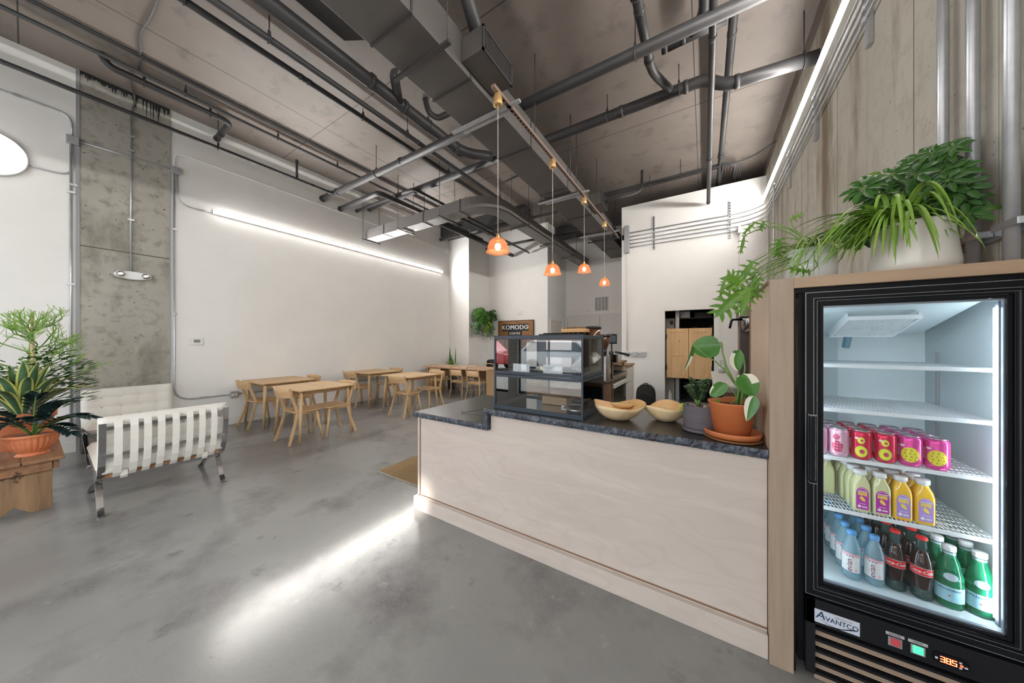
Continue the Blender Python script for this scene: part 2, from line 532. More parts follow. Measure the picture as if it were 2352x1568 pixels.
def blob_round(mb, r, ac, zc, ra, rz, c=(0, 0, 0), mi=0, n=20, fn=None):
    """a filled oval on an upright cylinder; ra, rz in metres"""
    vs = [(c[0] + r * math.sin(ac), c[1] - r * math.cos(ac), c[2] + zc)]
    K = 1 if ra < r * .15 else 5
    for j in range(1, K + 1):
        for k in range(n):
            q = 2 * PI * k / n
            f = (fn(q) if fn else 1) * j / K
            a = ac + ra * f * math.cos(q) / r
            vs.append((c[0] + r * math.sin(a), c[1] - r * math.cos(a), c[2] + zc + rz * f * math.sin(q)))
    fs = [(0, 1 + k, 1 + (k + 1) % n) for k in range(n)]
    for j in range(K - 1):
        o = 1 + j * n
        fs += [(o + k, o + n + k, o + n + (k + 1) % n, o + (k + 1) % n) for k in range(n)]
    mb.add(vs, fs, mi)
# ------------------------------------------------------------------ the room
CE = 5.05
WL, WR = -7.03, 1.04
struct('floor', MB().box(-7.2, -2.2, -.15, 1.2, 11.2, 0), 'floor')
struct('ceiling', MB().box(-7.2, -2.2, CE, 1.2, 11.2, CE + .2), 'ceil')
struct('wall_left', MB().box(-7.2, -2.2, 0, WL, .382, CE).box(-7.2, 1.195, 0, WL, 7.4, CE), 'wall')
struct('concrete_column', MB().box(-7.2, .382, 0, WL + .012, 1.195, CE), 'conc')
struct('trim_1', MB().box(WL, .355, 0, WL + .02, .385, CE).box(WL, 1.192, 0, WL + .016, 1.205, CE), mat('corner_bead', (.34, .34, .35), .6))
struct('column_paint_edge', MB().grid([[(WL + .0135, .382 + .00813 * i, CE) for i in range(101)], [(WL + .0135, .382 + .00813 * i, CE - .035 - .05 * R.random() ** 2 - .22 * R.random() ** 4 * (.4 + (55 < i < 90))) for i in range(101)]], smooth=False), mat('paint_drips', (.03, .03, .032), .6))
struct('baseboard_left', MB().box(WL, -2.2, 0, WL + .016, .355, .12).box(WL, 1.205, 0, WL + .016, 7.33, .12), 'trimw')
struct('wall_back', MB().box(-7.2, 7.33, 0, -6.19, 8.5, CE).box(-6.3, 8.38, 0, -4.0, 9.9, CE).box(-4.1, 9.82, 0, 1.2, 9.98, CE), 'wall')
DX0, DX1, DZ = -.772, .173, 2.15
struct('wall_partition', MB().box(-1.73, 7.84, 0, DX0, 7.97, 4.75).box(DX1, 7.84, 0, WR, 7.97, 4.75).box(DX0, 7.84, DZ, DX1, 7.97, 4.75), 'wall')
struct('trim_2', MB().box(DX0 - .1, 7.822, 0, DX0, 7.85, DZ + .1).box(DX1, 7.822, 0, DX1 + .1, 7.85, DZ + .1).box(DX0 - .1, 7.82, DZ, DX1 + .1, 7.85, DZ + .1), 'trimw')
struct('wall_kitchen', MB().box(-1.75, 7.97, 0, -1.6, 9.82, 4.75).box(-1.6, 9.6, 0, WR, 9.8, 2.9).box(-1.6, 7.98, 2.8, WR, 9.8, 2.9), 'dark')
struct('wall_right', MB().box(WR, -2.2, 0, 1.2, 11.2, 4.82), 'wallr')
struct('wall_right_upper', MB().box(WR - .004, -2.2, 4.82, 1.2, 11.2, CE), 'ceil')
# storefront behind the camera: window openings in a white wall, an added sun-blocking slab outside with one slot
st = MB().box(-7.2, -2.25, 4.4, 1.2, -2.1, CE).box(-7.2, -2.25, 0, 1.2, -2.1, .3)
for a, b in ((-7.2, -6.9), (-3.75, -3.5), (-.42, -.3), (.95, 1.2)):
    st.box(a, -2.25, .3, b, -2.1, 4.4)
struct('wall_front', st, 'wall')
wf = MB()
for a, b in ((-6.9, -3.75), (-3.5, -.42), (-.3, .95)):
    k = max(1, round((b - a) / 1.6))
    for i in range(k + 1):
        x = a + (b - a) * i / k
        wf.box(x - .025, -2.2, .3, x + .025, -2.14, 4.4)
    wf.box(a, -2.2, .3, b, -2.14, .35).box(a, -2.2, 4.35, b, -2.14, 4.4)
struct('window_1', wf, 'blackm')
sx0, sx1, sy0, sy1 = -1.425, -1.245, -5.3, -3.6
struct('sun_mask_slab', MB().box(-9, -8, 4.8, sx0, -2.25, 5.05).box(sx1, -8, 4.8, 3, -2.25, 5.05).box(sx0, -8, 4.8, sx1, sy0, 5.05).box(sx0, sy1, 4.8, sx1, -2.25, 5.05), 'wallr')  # added out of view to block the sun, its slot leaves one streak
struct('ground', MB().box(-30, -40, -.2, 25, -2.25, -.02), mat('pavement', (.30, .30, .29), .9))
fa = MB().box(-30, -24, 0, 25, -23, 7)
struct('exterior', fa, mat('brick_street_front', (.30, .20, .15), .9))

# doors and openings at the back
d = MB().box(-3.92, 9.79, 0, -1.7, 9.83, 2.27).box(-3.92, 9.785, 2.27, -1.7, 9.83, 2.33)
o = struct('door_1', d, mat('door_paint', (.74, .74, .72), .45), bevel=.003)
MB().box(-2.84, 9.782, 0, -2.832, 9.792, 2.26).box(-3.925, 9.782, 0, -3.917, 9.792, 2.26).build('door_gap', 'edge', o)
MB().box(-3.94, 9.77, 1.75, -3.905, 9.79, 1.85).box(-3.94, 9.77, .3, -3.905, 9.79, .4).build('hinge', 'steel', o)
struct('trim_3', MB().box(-3.99, 9.795, 2.42, -3.2, 9.83, 2.5).box(-3.99, 9.8, 2.33, -1.7, 9.83, 2.36), 'trimw')
o = struct('door_2', MB().box(-4.01, 8.57, 0, -3.985, 9.4, 2.1), mat('side_door_paint', (.72, .69, .63), .45))
MB().box(-3.999, 8.5, 0, -3.97, 8.57, 2.1).box(-3.999, 9.4, 0, -3.97, 9.47, 2.1).box(-3.999, 8.5, 2.1, -3.97, 9.47, 2.17).build('door_frame', 'trimw', o)
def cafe(x0, x1, label, hx, hinge):
    r = thing('cafe_door', label, 'door', ((x0 + x1) / 2, 7.9, .62), 0, 'pine cafe doors')
    w_, h_ = (x1 - x0) / 2 - .004, 1.125
    b = MB().box(-w_, -.018, 0, -w_ + .09, .018, h_).box(w_ - .09, -.018, 0, w_, .018, h_)
    for z0, z1 in ((0, .09), (.50, .60), (h_ - .09, h_)):
        b.box(-w_ + .09, -.018, z0, w_ - .09, .018, z1)
    b.build('door_frame', 'pine', r, bevel=.004)
    MB().box(-w_ + .09, -.006, .09, w_ - .09, .006, .5).build('door_panel', 'pine', r)
    MB().box(-w_ + .09, -.006, .6, w_ - .09, .006, h_ - .09).build('door_panel', 'pine', r)
    for z in (.18, .88):
        MB().box(hinge - .014, -.03, z, hinge + .014, .0, z + .12).build('hinge', 'blackm', r)
xm = (DX0 + DX1) / 2
cafe(DX0 + .03, xm, 'knotty pine swing door, the one hung on the doorway side next to the backpack', 0, -((xm - DX0 - .03) / 2))
cafe(xm, DX1 - .03, 'knotty pine swing door, the one hung on the doorway side behind the big potted plant leaf', 0, (DX1 - .03 - xm) / 2)
# things seen in the dark room over and under the doors
r = thing('storage_rack', 'black wire rack in the dark kitchen above the swing doors', 'rack', (-.15, 9.0, 0))
b = MB()
for x in (-.42, .42):
    for y in (-.2, .2): b.cyl((x, y, 0), (x, y, 2.3), .012, 8)
b.build('upright', 'steel', r)
for z in (.4, 1.0, 1.6, 2.02):
    MB().box(-.42, -.2, z, .42, .2, z + .02).build('shelf', 'blackm', r)
for i, (x, z, w_, h_, m_) in enumerate(((-.3, 2.04, .3, .17, 'galv'), (.12, 2.04, .36, .14, 'blackm'), (-.25, 1.62, .14, .16, 'black'), (-.05, 1.62, .12, .2, 'black'), (.16, 1.62, .16, .15, 'blackm'), (.3, 1.62, .1, .22, 'black'))):
    o = MB().box(-w_ / 2, -.1, 0, w_ / 2, .1, h_).build('storage_box', m_, None, bevel=.01, loc=(-.15 + x, 8.95, z))
    tag(o, ['grey metal bin on the top shelf of the kitchen rack', 'wide dark bin on the top shelf of the kitchen rack', 'black box left end of the rack shelf just above the swing doors', 'black box second on the rack shelf just above the swing doors', 'square dark box third on the rack shelf just above the swing doors', 'tall black box last on the rack shelf just above the swing doors'][i], 'box', 'boxes on the kitchen rack')
r = thing('tall_fridge', 'pale upright kitchen cabinet just inside the doorway, seen over the swing door', 'cabinet', (-.62, 8.75, 0))
MB().box(-.3, -.3, 0, .0, .3, 2.02).build('body', 'cabw', r, bevel=.01)
MB().box(-.1, -.31, 1.86, -.02, -.3, 1.96).build('display', 'black', r)
MB().box(.02, -.28, 0, .1, .2, 2.2).build('side_post', 'galv', r)
o = MB().lathe([(.04, 0), (.045, .02), (.045, .2), (.02, .26), (.02, .3)], n=16).build('plastic_jug', 'white', loc=(DX0 + .08, 8.1, 0))
tag(o, 'small white jug on the floor inside the doorway jamb', 'jug')

# ------------------------------------------------------------------ ceiling services
def hang(p, x, y, z, r, ax='y'):
    b = MB().cyl((x, y, z + r + .02), (x, y, CE), .006, 6)
    k = 16
    ring = []
    for i in range(k + 1):
        a = 2 * PI * i / k
        q = ((r + .006) * math.cos(a), (r + .006) * math.sin(a))
        ring.append((x + q[0], y, z + q[1]) if ax == 'y' else (x, y + q[0], z + q[1]))
    b.tube(ring, .006, 6)
    t = (.012, .01)
    b.box(x - t[0], y - t[0], z + r, x + t[0], y + t[0], z + r + .05)
    b.build('hanger', 'pipe', p)
def collar(b, p, ax, r, l=.05):
    d = {'x': Vector((l / 2, 0, 0)), 'y': Vector((0, l / 2, 0)), 'z': Vector((0, 0, l / 2))}[ax]
    b.cyl(Vector(p) - d, Vector(p) + d, r * 1.12, 16)
def pipe(name, label, pts, r, hangs=(), collars=(), rad=.12, m='pipe', ax='y', cat='pipe', n=14):
    o = thing(name, label, cat)
    b = MB().tube(fil(pts, rad, 5), r, n)
    for p, a in collars: collar(b, p, a, r)
    b.build('run', m, o)
    for h in hangs: hang(o, *h, r, ax)
    return o
pipe('sprinkler_pipe', 'thin black pipe crossing in front of the top of the concrete column', [(-6.49, -2.1, 4.5), (-6.49, 3.37, 4.5)], .028, [(-6.49, y, 4.5) for y in (-1.2, 1.62)], [((-6.49, 3.0, 4.5), 'y'), ((-6.49, 3.3, 4.5), 'y')])
MB().cyl((-6.49, 2.72, 4.52), (-6.49, 2.72, 4.82), .02, 10).cyl((-6.49, 2.72, 4.82), (-6.49, 2.72, 4.86), .028, 10).build('sprinkler_riser', 'pipe', S.objects['sprinkler_pipe'])
pipe('water_pipe', 'black ceiling pipe, first of the two thick pipes running over to the white wall', [(-7.02, 3.43, 4.54), (-1.2, 3.43, 4.50), (1.03, 3.43, 4.48)], .06,
     [(-5.1, 3.43, 4.53), (-.62, 3.43, 4.49)], [((-6.99, 3.43, 4.54), 'x'), ((-6.4, 3.43, 4.535), 'x'), ((-4.4, 3.43, 4.53), 'x')], ax='x')
pipe('water_pipe', 'short thick black pipe from the white wall, elbowing away beside the long duct', [(-7.02, 3.81, 4.46), (-5.58, 3.81, 4.46), (-5.58, 7.2, 4.46)], .05,
     [(-5.58, 5.0, 4.46)], [((-6.99, 3.81, 4.46), 'x')], rad=.1)
pipe('water_pipe', 'slim black pipe, third to leave the white wall under the dark ceiling', [(-7.02, 4.2, 4.55), (-5.0, 4.2, 4.55), (-5.0, 7.2, 4.55)], .033, [(-5.0, 5.8, 4.55)], [((-6.99, 4.2, 4.55), 'x')], rad=.08)
pipe('drain_pipe', 'thick black drain pipe crossing the ceiling with a double bend near the concrete wall', [(-7.02, 4.52, 4.74), (.02, 4.52, 4.72), (.2, 4.52, 4.56), (1.03, 4.52, 4.50)], .068,
     [(-5.9, 4.52, 4.74), (-2.9, 4.52, 4.73), (-1.2, 4.52, 4.73), (-.28, 4.52, 4.72), (.92, 4.52, 4.5)], [((-6.99, 4.52, 4.74), 'x'), ((-1.0, 4.52, 4.725), 'x'), ((-.2, 4.52, 4.72), 'x'), ((.33, 4.52, 4.55), 'x'), ((-3.0, 4.52, 4.73), 'x')], rad=.12, ax='x')
pipe('drain_pipe', 'thickest black drain pipe running lengthwise between the duct and the thinner pipes', [(-3.65, -2.1, 4.77), (-3.6, 4.1, 4.77), (-3.2, 4.45, 4.75)], .082,
     [(-3.63, .85, 4.77), (-3.6, 3.3, 4.77)], [((-3.6, 2.35, 4.77), 'y'), ((-3.6, 2.85, 4.77), 'y'), ((-3.6, 3.9, 4.77), 'y'), ((-3.6, 4.05, 4.77), 'y')], rad=.25)
pipe('branch_pipe', 'short dark elbow pipe rising from the thickest drain up to the duct', [(-3.58, 2.75, 4.77), (-3.35, 2.5, 4.86), (-3.2, 2.45, 4.74), (-2.6, 2.28, 4.62)], .06, [], [], rad=.1, m='pipe')
pipe('trap_pipe', 'small curved black trap hanging from the ceiling beside the duct', [(-3.5, 3.15, 5.04), (-3.48, 3.2, 4.86), (-3.4, 3.3, 4.80), (-2.5, 3.35, 4.80)], .04, [(-3.1, 3.32, 4.8)], [], rad=.09, ax='x')
pipe('sprinkler_pipe', 'thin black lengthwise pipe nearest the ceiling middle, on short hangers', [(-4.42, -2.1, 4.87), (-4.42, 7.2, 4.87)], .036, [(-4.42, y, 4.87) for y in (.85, 2.75, 4.6, 6.2)], [((-4.42, 1.9, 4.87), 'y'), ((-4.42, 2.0, 4.87), 'y')])
pipe('sprinkler_pipe', 'thin black lengthwise pipe on long rods beside the thickest drain', [(-3.83, -2.1, 4.59), (-3.83, 7.2, 4.59)], .036, [(-3.83, y, 4.59) for y in (1.35, 3.1, 5.6)], [((-3.83, 3.3, 4.59), 'y'), ((-3.83, 3.5, 4.59), 'y')])
pipe('sprinkler_pipe', 'thin black lengthwise pipe close under the ceiling by the white wall', [(-6.17, -2.1, 4.92), (-6.17, 7.2, 4.92)], .024, [(-6.17, y, 4.92) for y in (1.2, 2.3, 3.3, 4.9)])
pipe('gas_pipe', 'black pipe dropping from the ceiling above the column and elbowing into the white wall', [(-6.36, .5, 5.04), (-6.36, .56, 4.92), (-6.36, 1.73, 4.91), (-7.02, 1.73, 4.89)], .04, [(-6.36, .85, 4.91), (-6.36, 1.5, 4.91)], [((-7.0, 1.73, 4.89), 'x'), ((-6.8, 1.73, 4.89), 'x')], rad=.1)
b = MB()
for dx in (0, .04): b.cyl((-6.0 + dx, -2.1, 5.02), (-6.0 + dx, 7.2, 5.02), .012, 8)
tag(b.build('ceiling_conduit', 'pipe'), 'pair of thin black conduits clipped flat to the ceiling near the white wall', 'conduit')
pipe('steam_pipe', 'long dark pipe ending capped in front of the white partition top', [(.07, .6, 4.62), (.07, 7.75, 4.40)], .034, [], [((.07, 7.7, 4.4), 'y'), ((.07, 6.0, 4.45), 'y'), ((.07, 3.1, 4.55), 'y'), ((.07, 3.7, 4.52), 'y')])
hang(S.objects['steam_pipe'], .07, 3.2, 4.54, .034)
pipe('vent_pipe', 'fatter dark lengthwise pipe going over the top of the white partition', [(.257, 3.9, 4.85), (.257, 8.2, 4.85)], .042, [(.257, 6.8, 4.85)], [((.257, 4.15, 4.85), 'y'), ((.257, 5.0, 4.85), 'y'), ((.257, 6.7, 4.85), 'y')])
pipe('vent_pipe', 'short dark cross pipe tucked between the ceiling and the first thick pipe', [(-.42, 3.9, 4.80), (.2, 3.92, 4.83)], .045, [], [((-.38, 3.9, 4.8), 'x'), ((-.2, 3.9, 4.81), 'x')])
pipe('vent_pipe', 'twin stub of dark pipe at the ceiling near the long wall light', [(.0, 2.4, 4.88), (.0, 3.75, 4.86), (-.12, 3.9, 4.82)], .05, [(0, 3.0, 4.87)], [((0, 3.1, 4.87), 'y')])
pipe('drain_branch', 'dark lengthwise pipe with clamps that elbows down into the drain pipe', [(-.53, -.5, 4.66), (-.53, 3.9, 4.62), (-.38, 4.42, 4.70)], .046, [(-.53, 3.0, 4.63)], [((-.53, 2.2, 4.64), 'y'), ((-.53, 3.15, 4.63), 'y'), ((-.53, 3.75, 4.62), 'y'), ((-.53, 2.9, 4.63), 'y')], rad=.16)

# main duct
def duct(name, label): return thing(name, label, 'duct')
r = duct('main_duct', 'wide flat-bottomed dark sheet metal duct running down the middle of the ceiling')
DZ0, DZ1 = 4.06, 4.42
MB().box(-2.49, -2.1, DZ0, -1.97, 9.8, DZ1).build('duct_body', 'duct', r, bevel=.004)
for y in (.62, 1.62, 2.35, 3.6, 4.9, 6.2, 7.5, 8.8):
    MB().box(-2.497, y, DZ0 - .008, -1.963, y + .02, DZ1 + .008).build('seam', 'pipe', r)
for y in (1.95, 5.1, 7.9):
    MB().box(-2.6, y - .02, DZ0 - .035, -1.86, y + .02, DZ0 - .009).cyl((-2.57, y, DZ0 - .03), (-2.57, y, CE), .005, 6).cyl((-1.89, y, DZ0 - .03), (-1.89, y, CE), .005, 6).build('hanger', 'pipe', r)
r = duct('duct_shadow_panel', 'dark tapered panel against the ceiling, the main duct shadow built as a shape')
MB().prism([(-3.5, -2.1), (-2.5, -2.1), (-2.5, 2.3), (-3.24, 2.1), (-3.5, 1.95)], 4.9, 5.045, 'z').build('duct_body', 'pipe', r)  # ceiling shadow beside the main duct, built as a dark prism
def grille(y0, y1, z0, z1, label):
    r = thing('air_grille', label, 'air vent', (0, 0, 0), 0, 'grille boxes on the main duct')
    b = MB().box(-1.965, y0, z0, -1.72, y1, z1)
    b.build('vent_box', 'duct', r, bevel=.004)
    f = MB().box(-1.722, y0, z0, -1.705, y1, z0 + .02).box(-1.722, y0, z1 - .02, -1.705, y1, z1).box(-1.722, y0, z0, -1.705, y0 + .02, z1).box(-1.722, y1 - .02, z0, -1.705, y1, z1)
    k = int((y1 - y0) / .022)
    for i in range(k): f.box(-1.716, y0 + .02 + i * .022, z0 + .02, -1.709, y0 + .027 + i * .022, z1 - .02)
    f.build('louvre', 'pipe', r)
grille(2.22, 2.72, 4.12, 4.35, 'near dark box with louvred face on the side of the main duct')
grille(6.0, 6.45, 4.15, 4.39, 'far dark box on the side of the main duct by the white partition')
pipe('flex_duct', 'fat dark flexible pipe coming from the ceiling down onto the near grille box', [(-1.75, 1.62, 5.04), (-1.75, 1.75, 4.72), (-1.8, 2.05, 4.62), (-1.84, 2.32, 4.36)], .065, [], [], rad=.2)
# bent rectangular duct
r = duct('branch_duct', 'grey rectangular duct that comes off the left wall side and bends away towards the back')
z0, z1 = 3.9, 4.12
out, inn = [(-6.9, 4.35)], [(-6.9, 4.63)]
cx, cy, ro = -3.78, 4.95, .6
for k in range(9):
    a = -PI / 2 + PI / 2 * k / 8
    out.append((cx + ro * math.cos(a), cy + ro * math.sin(a)))
    inn.append((cx + (ro - .28) * math.cos(a), cy + (ro - .28) * math.sin(a)))
out.append((-3.18, 9.7)); inn.append((-3.46, 9.7))
MB().prism(out + inn[::-1], z0, z1, 'z').build('duct_body', mat('grey_duct_metal', (.15, .14, .138), .4), r)
for x in (-6.2, -4.9, -3.9): MB().box(x, 4.343, z0 - .008, x + .02, 4.637, z1 + .008).build('seam', 'pipe', r)
for x in (-6.88, -5.6, -4.35):
    MB().box(x - .02, 4.25, z0 - .03, x + .02, 4.73, z0 - .009).cyl((x, 4.28, z0 - .08), (x, 4.28, CE), .005, 6).cyl((x, 4.7, z0 - .08), (x, 4.7, CE), .005, 6).build('hanger', 'pipe', r)
for y in (5.6, 7.0, 8.4):
    MB().box(-3.56, y - .02, z0 - .03, -3.08, y + .02, z0 - .009).cyl((-3.53, y, z0 - .08), (-3.53, y, CE), .005, 6).cyl((-3.11, y, z0 - .08), (-3.11, y, CE), .005, 6).build('hanger', 'pipe', r)
# dark cross pipes and beams near the back wall
pipe('back_pipe', 'dark pipe along the back under the ceiling over the white pilaster', [(-6.98, 6.9, 4.62), (-4.2, 6.9, 4.62)], .05, [(-6.2, 6.9, 4.62)], [], ax='x')
pipe('back_pipe', 'dark lengthwise pipe under the bent duct, heading to the back wall', [(-5.2, 5.0, 4.2), (-5.2, 8.3, 4.2)], .055, [(-5.2, 6.2, 4.2), (-5.2, 7.6, 4.2)], [])
pipe('back_pipe', 'thin dark pipe end showing behind the nearest pendant lamp', [(-4.6, 5.2, 4.2), (-4.6, 8.3, 4.2)], .028, [(-4.6, 6.4, 4.2)], [])
pipe('back_pipe', 'dark cross pipe near the back wall behind the bent duct', [(-6.9, 7.2, 4.75), (-2.6, 7.2, 4.75)], .035, [(-3.9, 7.2, 4.75)], [], ax='x')
pipe('back_pipe', 'lower dark cross pipe over the hanging planter corner', [(-6.1, 8.1, 4.5), (-2.7, 8.1, 4.5)], .035, [(-3.9, 8.1, 4.5)], [], ax='x')
struct('beam_back', MB().box(-7.02, 6.95, 4.72, -4.0, 7.33, CE).box(-4.0, 8.9, 4.7, -2.6, 9.2, CE), 'pipe')
pipe('cable_bundle', 'loose dark cable strung between the bent duct and the main duct', [(-3.3, 4.9, 4.5), (-2.9, 4.95, 4.6), (-2.6, 5.1, 4.62), (-2.55, 5.8, 4.4), (-2.55, 7.4, 4.35)], .02, [], [], rad=.2, cat='cable')
r = thing('ceiling_cable_tray', 'bundle of thin dark conduits under the ceiling above the white partition', 'conduit')
for i in range(4):
    MB().tube(fil([(-2.4, 7.1 + .05 * i, 4.86 - .012 * i), (.35 + .05 * i, 7.1 + .05 * i, 4.86), (.5 + .04 * i, 7.3, 4.85), (.5 + .04 * i, 8.0, 4.85)], .3, 6), .011, 8).build('tube', 'pipe', r)
MB().cyl((-1.0, 7.0, 4.8), (-1.0, 7.4, 4.8), .012, 6).cyl((-1.0, 7.2, 4.8), (-1.0, 7.2, CE), .006, 6).cyl((.3, 7.0, 4.8), (.3, 7.4, 4.8), .012, 6).cyl((.3, 7.2, 4.8), (.3, 7.2, CE), .006, 6).build('hanger', 'pipe', r)
pipe('ceiling_conduit', 'thin pale conduit crossing just below the ceiling in front of the partition top', [(-2.3, 6.9, 4.72), (.7, 6.9, 4.72), (1.0, 6.6, 4.76)], .012, [(-.4, 6.9, 4.72)], [], rad=.2, ax='x', cat='conduit')
pipe('refrigerant_hose', 'pair of dark curved hoses beside the far grille box', [(-1.7, 6.3, 4.3), (-1.2, 6.6, 4.45), (-1.1, 6.8, 4.6), (-1.1, 6.85, 5.01)], .028, [], [], rad=.2)

# pendant track, cross struts, four lamps
r = thing('lamp_rail', 'long slotted steel rail along the duct that carries the pendant lamps', 'rail')
TX, TZ = -1.80, 4.0
MB().box(TX - .022, 2.5, TZ, TX + .022, 7.84, TZ + .035).build('rail', 'copperrail', r)
b = MB()
for i in range(88): b.box(TX - .008, 2.56 + i * .06, TZ - .0015, TX + .008, 2.595 + i * .06, TZ + .001)
b.build('groove', 'black', r)
for y in (2.8, 5.1, 7.3):
    MB().box(-2.62, y - .02, DZ0 - .06, -1.66, y + .02, DZ0 - .036).box(-2.5, y + .05, DZ0 - .06, -1.8, y + .09, DZ0 - .036).build('cross_strut', 'galv', r)
for y in (3.4, 4.6, 6.0): MB().cyl((TX, y, TZ + .03), (TX, y, CE), .005, 6).build('rod', 'pipe', r)
def pendant():
    r = thing('pendant_lamp', 'copper glass pendant lamp hanging nearest to the camera', 'pendant lamp', (0, 0, 0), 0, 'row of pendant lamps over the counter')
    MB().lathe([(.02, .125), (.04, .09), (.046, .05), (.048, .0), (.044, -.008), (.02, -.008)], (0, 0, -.115), 20).build('canopy', 'brass', r)
    MB().tube([(0, 0, -.02), (.01, 0, .0), (0, 0, .02)], .01, 6).build('hook', 'steel', r)
    sh = MB().lathe([(.022, .150), (.045, .146), (.072, .130), (.094, .098), (.106, .055), (.112, .03), (.124, .006), (.126, 0), (.121, .004), (.109, .03), (.103, .055), (.091, .096), (.07, .126), (.04, .142)], (0, 0, 0), 28, close=False).build('lamp_shade', 'copper', r)
    so = MB().lathe([(.018, .12), (.022, .152), (.016, .18), (.012, .19), (.006, .20)], (0, 0, 0), 14).build('socket', 'brass', r)
    bu = MB().ball((0, 0, .06), .03, 14, sc=(1, 1, 1.2)).build('bulb', 'bulb', r)
    co = MB().cyl((0, 0, 0), (0, 0, 1), .0035, 6).build('cord', 'cord', r)
    return r
def setpend(r, y, z):
    r.location = (TX, y, TZ)
    for c in r.children:
        n = c.name.split('.')[0]
        if n in ('lamp_shade', 'socket', 'bulb'): c.location.z = z - TZ
        if n == 'cord': c.location.z = z - TZ + .195; c.scale.z = TZ - .12 - z - .195
p0 = pendant()
others = [dup(p0, (0, 0, 0), 0, l) for l in ('copper glass pendant lamp in front of the tall white wall corner, second along the rail', 'copper glass pendant lamp third along the rail, beside the end of the bent duct', 'smallest looking copper glass pendant lamp, farthest along the rail above the wall vent')]
for r, y, z in zip([p0] + others, (2.59, 3.93, 5.26, 6.55), (2.365, 2.385, 2.67, 2.64)): setpend(r, y, z)

# wall lights
r = thing('linear_light', 'long glowing linear light on the left white wall', 'wall light')
MB().box(WL + .002, 1.68, 3.60, WL + .05, 6.98, 3.67).build('housing', 'white', r)
MB().box(WL + .051, 1.685, 3.603, WL + .073, 6.975, 3.667, mi=1).box(WL + .0735, 1.685, 3.605, WL + .074, 6.975, 3.665).build('diffuser', ['led', 'ledside'], r)
r = thing('linear_light', 'long glowing linear light high on the raw concrete wall', 'wall light')
MB().box(WR - .05, -1.5, 4.2, WR - .002, 7.8, 4.27).build('housing', 'white', r)
MB().box(WR - .076, -1.49, 4.205, WR - .051, 7.79, 4.262, mi=1).box(WR - .0775, -1.49, 4.207, WR - .0765, 7.79, 4.26).build('diffuser', ['ledr', 'ledside'], r)
r = thing('disc_light', 'large round glowing wall lamp on the white wall beside the column', 'wall light', (WL, -.235, 3.64))
xf = Matrix.Rotation(PI / 2, 4, 'Y')
MB().lathe([(.2, .002), (.255, .03), (.262, .05), (.25, .06)], n=40, xf=xf).build('rim', 'white', r)
MB().lathe([(.245, .055), (.24, .075), (.2, .085), (.0001, .09)], n=40, xf=xf).build('diffuser', 'disc', r)

# conduit work on the left wall (x = -7.0)
W = -7.005
def cond(label, pts, r_=.011, rad=.14, boxes=(), clips=(), name='wall_conduit', m='galv'):
    o = thing(name, label, 'conduit')
    MB().tube(fil(pts, rad, 6), r_, 10).build('tube', m, o)
    for c in clips:
        MB().box(c[0] - .004, c[1] - .03, c[2] - .014, c[0] + .018, c[1] + .03, c[2] + .014).build('clip', m, o)
    return o
def jbox(label, x, y, z, s=.055, name='junction_box', dx=.045, m='galv'):
    o = thing(name, label, 'electrical box')
    MB().box(x - .02, y - s, z - s, x + dx, y + s, z + s).build('body', m, o, bevel=.004)
    MB().box(x + dx, y - s * .9, z - s * .9, x + dx + .004, y + s * .9, z + s * .9).build('cover', m, o)
jbox('square steel junction box beside the left edge of the concrete column', W, .329, 4.08, .05)
jbox('square steel junction box beside the right edge of the concrete column', W, 1.25, 4.12, .05)
cond('steel conduit curving from the near box up and away to the left', [(W, .325, 4.13), (W, .325, 4.41), (W, -.2, 4.41), (W, -2.1, 4.41)], clips=[(W, -.05, 4.41)], rad=.2)
cond('steel conduit curving from the near box over to the round lamp', [(W, .334, 4.03), (W, .334, 3.6), (W, -.05, 3.61)], .008, clips=[(W, .334, 3.5)], rad=.16)
cond('steel conduit running down the white wall just left of the column', [(W, .318, 4.03), (W, .318, .3)], .013, clips=[(W, .318, z) for z in (3.4, 2.2, 1.2)])
cond('steel conduit spanning across the column between the two boxes', [(W + .01, .38, 4.09), (W + .01, 1.2, 4.12)])
cond('steel conduit arching from the far box and running along the wall above the linear light', [(W, 1.236, 4.17), (W, 1.236, 4.41), (W, 1.5, 4.41), (W, 7.24, 4.38)], .009, clips=[(W, 2.6, 4.405), (W, 4.1, 4.4), (W, 5.6, 4.39)], m='white')
cond('thin conduit dropping from the far box to the start of the linear light', [(W, 1.27, 4.07), (W, 1.27, 3.6), (W, 1.68, 3.62)], .008, rad=.2)
cond('steel conduit down the wall right of the column, turning low along the wall', [(W, 1.238, 4.07), (W, 1.238, .53), (W, 5.2, .505)], .012, rad=.22, clips=[(W, 1.238, 1.88), (W, 1.55, .53), (W, 4.0, .51), (W, 1.238, 3.2)])
cond('steel conduit down the middle of the column to the emergency light', [(W + .012, .81, 4.74), (W + .012, .81, 2.44)], .011, clips=[(W + .01, .81, z) for z in (4.4, 4.2, 3.2)])
cond('flexible metal cable snaking over the ceiling and down onto the column top', [(-4.6, .74, 5.03), (-5.26, .73, 5.03), (-5.55, .70, 5.03), (-6.1, .79, 5.03), (-6.6, .76, 5.03), (-6.98, .84, 5.02), (W + .012, .85, 4.9), (W + .012, .80, 4.72)], .011, rad=.25, name='flexible_conduit', m=mat('armoured_cable', (.16, .16, .165), .4, .6, bump=(90, .6, (1, 1, 1))))
jbox('small white box ending the conduit by the white pilaster', W, 7.22, 4.36, .06, m='white')
r = thing('emergency_light', 'white oval emergency light with two round lamps on the concrete column', 'emergency light', (W + .012, .825, 2.395))
def oval(a, b, n=28): return [(a * math.cos(2 * PI * k / n), b * math.sin(2 * PI * k / n)) for k in range(n)]
